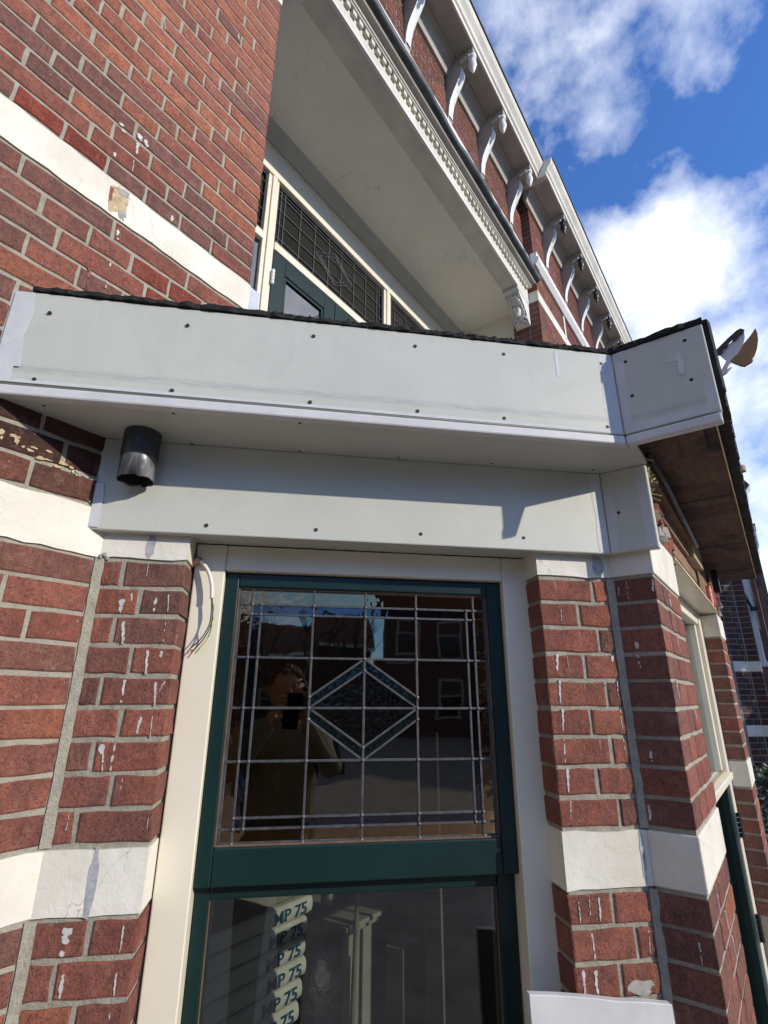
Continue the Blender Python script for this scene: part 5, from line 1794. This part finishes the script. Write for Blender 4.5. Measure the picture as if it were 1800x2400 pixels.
for yy in (1.06, 1.10):
    mm.lathe([(0.02, 0.0), (0.02, 0.3)], (MX + 0.12, yy + 0.06, -0.728), 10)
mm.build('column', 'mantel_grey', mt)
tag(MB().tube([(1.93, 0.80, -1.45), (2.02, 0.83, -0.3), (2.06, 0.845, 0.2)], 0.012, 8).build('wooden_pole', 'plank_interior'), 'slim wooden pole leaning in front of the mantelpiece', 'pole')
for i, (a, b, z1, x, lab) in enumerate(((0.60, 0.70, -0.80, 2.08, 'short wooden plank leaning right of the pole inside the room'), (0.44, 0.54, 0.2, 2.2, 'tall wooden plank leaning deep inside the dark room'))):
    tag(MB().box(x, x + 0.02, a, b, -1.5, z1).build('plank', 'plank_interior', bevel=0.002), lab, 'plank', 'planks inside the room')
tag(MB().box(2.12, 2.14, -0.35, 0.16, -1.5, -0.30).build('panel_sheet', 'room_wall', bevel=0.002), 'dull grey sheet leaning inside the room at the right of the pane', 'sheet')
mm = MB()
mm.ball((1.50, 0.64, -0.82), 0.17, 16, 12, (0.8, 0.6, 1.25))
for i, v in enumerate(mm.v):
    mm.v[i] = v + Vector((noise.noise(v * 14), noise.noise(v * 14 + Vector((5, 0, 0))), noise.noise(v * 14 + Vector((0, 7, 0))))) * 0.015
tag(mm.build('rubbish_bag', 'bin_bag', smooth=True), 'dark plastic bag beside the sack stack inside the window', 'bag')

# ================================================================== across the street (seen in the window reflections)
def street_house(cx, cy, w, h, ang, label, roofm):
    d = Vector((math.cos(ang), math.sin(ang)))
    fr = Frame((cx - d.x * w / 2, cy - d.y * w / 2), (d.x, d.y))
    t = thing('street_house', (cx, cy, GZ), label, 'house', 'houses across the street')
    wl = MB(fr).box(0, w, 0, 7, GZ, h).build('wall', 'far_brick', t)
    MB(fr).add([(-0.3, -0.4, h), (w + 0.3, -0.4, h), (w + 0.3, 3.5, h + 2.6), (-0.3, 3.5, h + 2.6), (-0.3, 7.4, h), (w + 0.3, 7.4, h)], [(0, 1, 2, 3), (3, 2, 5, 4), (0, 3, 4), (1, 5, 2)]).build('roof', roofm, t)
    MB(fr).box(-0.3, w + 0.3, -0.45, 0.02, h - 0.25, h - 0.002).build('gutter', 'far_white', t)
    x = 0.9
    while x < w - 1.3:
        for z in (GZ + 0.9, GZ + 3.9):
            if z + 1.7 < h:
                wn = MB(fr)
                wn.box(x - 0.1, x + 1.1, -0.05, 0.05, z - 0.1, z)
                wn.box(x - 0.1, x + 1.1, -0.05, 0.05, z + 1.6, z + 1.72)
                wn.box(x - 0.1, x, -0.05, 0.05, z + 0.001, z + 1.599)
                wn.box(x + 1.0, x + 1.1, -0.05, 0.05, z + 0.001, z + 1.599)
                wn.box(x + 0.001, x + 0.999, -0.04, 0.05, z + 0.95, z + 1.02)
                f = wn.build('window', 'soffit_grey', t)
                MB(fr).box(x + 0.001, x + 0.999, -0.01, 0.02, z + 0.002, z + 0.949).build('pane', 'phone_black', f)
        x += 2.1


# frames run so that the front (local -y) faces the bay
street_house(-30.3, -28, 15, 3.9, math.radians(-44) + math.pi, 'low brick house with orange tiled roof across the street', 'roof_tile')
street_house(-10.8, -23.2, 9, 7.4, math.radians(-26) + math.pi, 'taller brick house across the street behind bare trees', 'slate_dark')


# the long terrace opposite
for i in range(7):
    street_house(-34 + 13.5 * i + 20, -34, 12.6, 5.6 + 0.4 * (i % 2), math.pi, 'house %s of the long terrace opposite, out of the photo' % ('one', 'two', 'three', 'four', 'five', 'six', 'seven')[i], 'slate_dark' if i % 2 else 'roof_tile')
for i in range(3):
    street_house(-38, -14 + 13.5 * i, 12.6, 6.4, math.pi / 2, '%s house closing the street at the left, out of the photo' % ('first', 'second', 'third')[i], 'slate_dark')


def bare_tree(x, y, h, label, seed):
    r = random.Random(seed)
    t = thing('bare_tree', (x, y, GZ), label, 'tree', 'bare trees across the street')
    tr, tw = MB(), MB()

    def grow(p, d, ln, rad, lev):
        q_ = p + d * ln
        mid = p + d * ln * 0.5 + Vector((r.uniform(-1, 1), r.uniform(-1, 1), 0)) * ln * 0.06
        (tr if lev < 2 else tw).tube([p, mid, q_], [rad, rad * 0.8, rad * 0.62], 6 if lev < 2 else 3, caps=False)
        if lev >= 5:
            return
        for i in range(r.choice((2, 3)) if lev else 4):
            nd = (d + Vector((r.uniform(-1, 1), r.uniform(-1, 1), r.uniform(-0.25, 0.7))) * 0.62).normalized()
            grow(p + d * ln * r.uniform(0.55, 1.0), nd, ln * r.uniform(0.58, 0.8), rad * 0.58, lev + 1)
    grow(Vector((x, y, GZ)), Vector((0, 0, 1)), h * 0.33, h * 0.022, 0)
    tr.build('trunk', 'bark', t)
    tw.build('crown', 'bark', t)


bare_tree(-7.3, -7.6, 5.0, 'nearer bare tree across the street with fine twigs', 4)
bare_tree(-9.2, -11.8, 5.8, 'farther bare tree in front of the taller house', 9)
bare_tree(-16.0, -12.6, 6.4, 'bare tree in front of the orange roofed house', 15)

# ---- the previous bay of the same terrace, out of the picture on the left
pb = thing('previous_bay', (-4.2, -0.6, GZ), 'brick bay of the previous house, out of the photo on the left', 'building')
MB().box(-5.2, -3.2, -1.0, 0.3, GZ, 1.0).build('wall', 'far_brick', pb)
MB().box(-5.4, -3.0, -1.2, 0.3, 1.001, 1.25).build('roof', 'slate_dark', pb)
MB().box(-4.9, -3.5, -1.03, -0.98, -0.9, 0.7).build('window', 'frame_cream', pb)
MB().box(-9.0, -1.21, 0.31, 0.6, GZ, 5.3).build('wall', 'far_brick', pb)
et = thing('added_shade_tree', (7.6, -4.6, GZ), 'unseen dense evergreen added to throw shade on the next bay', 'tree')  # unseen tree, added only to shade the neighbouring bay
MB().tube([(7.6, -4.6, GZ), (7.62, -4.6, 1.0), (7.6, -4.58, 4.0)], [0.13, 0.10, 0.04], 10).build('trunk', 'bark', et)
mm = MB()
r = random.Random(12)
for i in range(5000):
    z = r.uniform(-0.9, 4.6)
    rad = 1.25 * (1 - (z + 0.9) / 6.2) ** 0.7 * math.sqrt(r.random())
    a = r.uniform(0, 2 * math.pi)
    c = Vector((7.6 + rad * math.cos(a), -4.6 + rad * math.sin(a), z))
    u = Vector((r.uniform(-1, 1), r.uniform(-1, 1), r.uniform(-1, 1))).normalized() * 0.09
    v_ = u.cross(Vector((r.uniform(-1, 1), r.uniform(-1, 1), r.uniform(-1, 1)))).normalized() * 0.05
    mm.add([tuple(c - u), tuple(c + v_), tuple(c + u), tuple(c - v_)], [(0, 1, 2, 3)])
tag(mm.build('crown', 'hedge_leaf', et), kind='stuff')

# ---- photographer, seen only as a dim reflection in the glass
def photographer():
    t = thing('person', (-0.72, -1.52, GZ), 'person in a khaki coat holding up a phone, dimly reflected in the glass', 'person')
    f = Vector((0.81, 0.59, 0)).normalized()
    s = Vector((f.y, -f.x, 0))
    base = CAM - f * 0.36
    def P(r, u, b=0.0):
        return base + s * r + f * b + Vector((0, 0, u))
    J_ = {}
    vs, es, rs = [], [], []

    def v(name, p, r_, par=None):
        J_[name] = len(vs)
        vs.append(tuple(p))
        rs.append(r_)
        if par:
            es.append((J_[par], J_[name]))
    zf = GZ - CAM.z
    v('pelvis', P(0, -0.72), (0.17, 0.13))
    v('waist', P(0, -0.50), (0.16, 0.12), 'pelvis')
    v('chest', P(0, -0.28), (0.19, 0.13), 'waist')
    v('neck', P(0, -0.10), (0.065, 0.065), 'chest')
    v('headlow', P(0, 0.0, 0.02), (0.075, 0.085), 'neck')
    v('headtop', P(0, 0.10, 0.01), (0.078, 0.09), 'headlow')
    for sg, n_ in ((-1, 'l'), (1, 'r')):
        v('sh' + n_, P(sg * 0.19, -0.17), (0.075, 0.075), 'chest')
        v('el' + n_, P(sg * 0.25, -0.36, 0.16), (0.055, 0.055), 'sh' + n_)
        v('wr' + n_, P(sg * 0.085, -0.10, 0.29), (0.033, 0.033), 'el' + n_)
        v('hip' + n_, P(sg * 0.10, -0.80), (0.10, 0.10), 'pelvis')
        v('kn' + n_, P(sg * 0.11, -1.22, 0.02), (0.07, 0.07), 'hip' + n_)
        v('an' + n_, P(sg * 0.12, zf + 0.08), (0.05, 0.05), 'kn' + n_)
        v('to' + n_, P(sg * 0.13, zf + 0.05, 0.16), (0.045, 0.035), 'an' + n_)
    me = bpy.data.meshes.new('body')
    org = Vector((-0.72, -1.52, GZ))
    me.from_pydata([tuple(Vector(p) - org) for p in vs], es, [])
    o = bpy.data.objects.new('body', me)
    me.materials.append(MATS['coat'])
    link(o, t, org)
    md = o.modifiers.new('Skin', 'SKIN')
    for i, r_ in enumerate(rs):
        me.skin_vertices[0].data[i].radius = r_
    me.skin_vertices[0].data[0].use_root = True
    sb = o.modifiers.new('Sub', 'SUBSURF')
    sb.levels = 2
    sb.render_levels = 2
    hd = MB()
    c = P(0, 0.045, 0.012)
    hd.ball(tuple(c), 0.1, 14, 12, (0.92, 0.98, 1.22))
    hd.ball(tuple(P(0, 0.03, 0.115)), 0.016, 8, 6, (1, 1, 1.4))
    hd.ball(tuple(P(0, -0.018, 0.10)), 0.016, 8, 6, (1.4, 1.4, 0.4))
    for sg in (-1, 1):
        hd.ball(tuple(P(sg * 0.034, 0.06, 0.098)), 0.012, 8, 6)
        hd.ball(tuple(P(sg * 0.096, 0.04, 0.0)), 0.022, 8, 6, (0.6, 0.8, 1.3))
    hd.build('head', 'skin', t, smooth=True)
    hr = MB()
    for i in range(260):
        a = rnd.uniform(0, 2 * math.pi)
        e = rnd.uniform(0.05, 1.5)
        d = f * math.cos(a) * math.cos(e) + s * math.sin(a) * math.cos(e) + Vector((0, 0, math.sin(e)))
        if d.dot(f) > 0.55 and d.z < 0.6:
            continue
        p = c + Vector((d.x * 0.1, d.y * 0.1, d.z * 0.125))
        hr.tube([p, p + d * 0.014 + Vector((0, 0, -0.02))], [0.013, 0.005], 5)
    hr.build('hair', 'hair', t, smooth=True)
    for sg in (-1, 1):
        hn = MB()
        w0 = P(sg * 0.083, -0.085, 0.295)
        hn.ball(tuple(w0), 0.036, 8, 6, (0.75, 0.75, 1.1))
        for k in range(4):
            zz = -0.06 + 0.02 * k
            hn.tube([P(sg * 0.085, zz - 0.01, 0.315), P(sg * 0.088, zz, 0.338), P(sg * 0.070, zz + 0.004, 0.352 - 0.003 * k), P(sg * 0.056, zz + 0.006, 0.347)], [0.0095, 0.009, 0.0085, 0.007], 8)
        hn.tube([P(sg * 0.07, -0.10, 0.30), P(sg * 0.055, -0.085, 0.315), P(sg * 0.042, -0.07, 0.322)], [0.011, 0.010, 0.008], 8)
        hn.build('hand', 'skin', t, smooth=True)
    ph = thing('phone', tuple(P(0, -0.08, 0.335)), 'black phone held upright by the reflected person', 'phone')
    mm = MB(Frame((P(0, 0, 0.33).x, P(0, 0, 0.33).y), (s.x, s.y)))
    mm.box(-0.038, 0.038, -0.004, 0.004, CAM.z - 0.13, CAM.z + 0.022)
    mm.build('phone_body', 'phone_black', ph, bevel=0.003)


photographer()
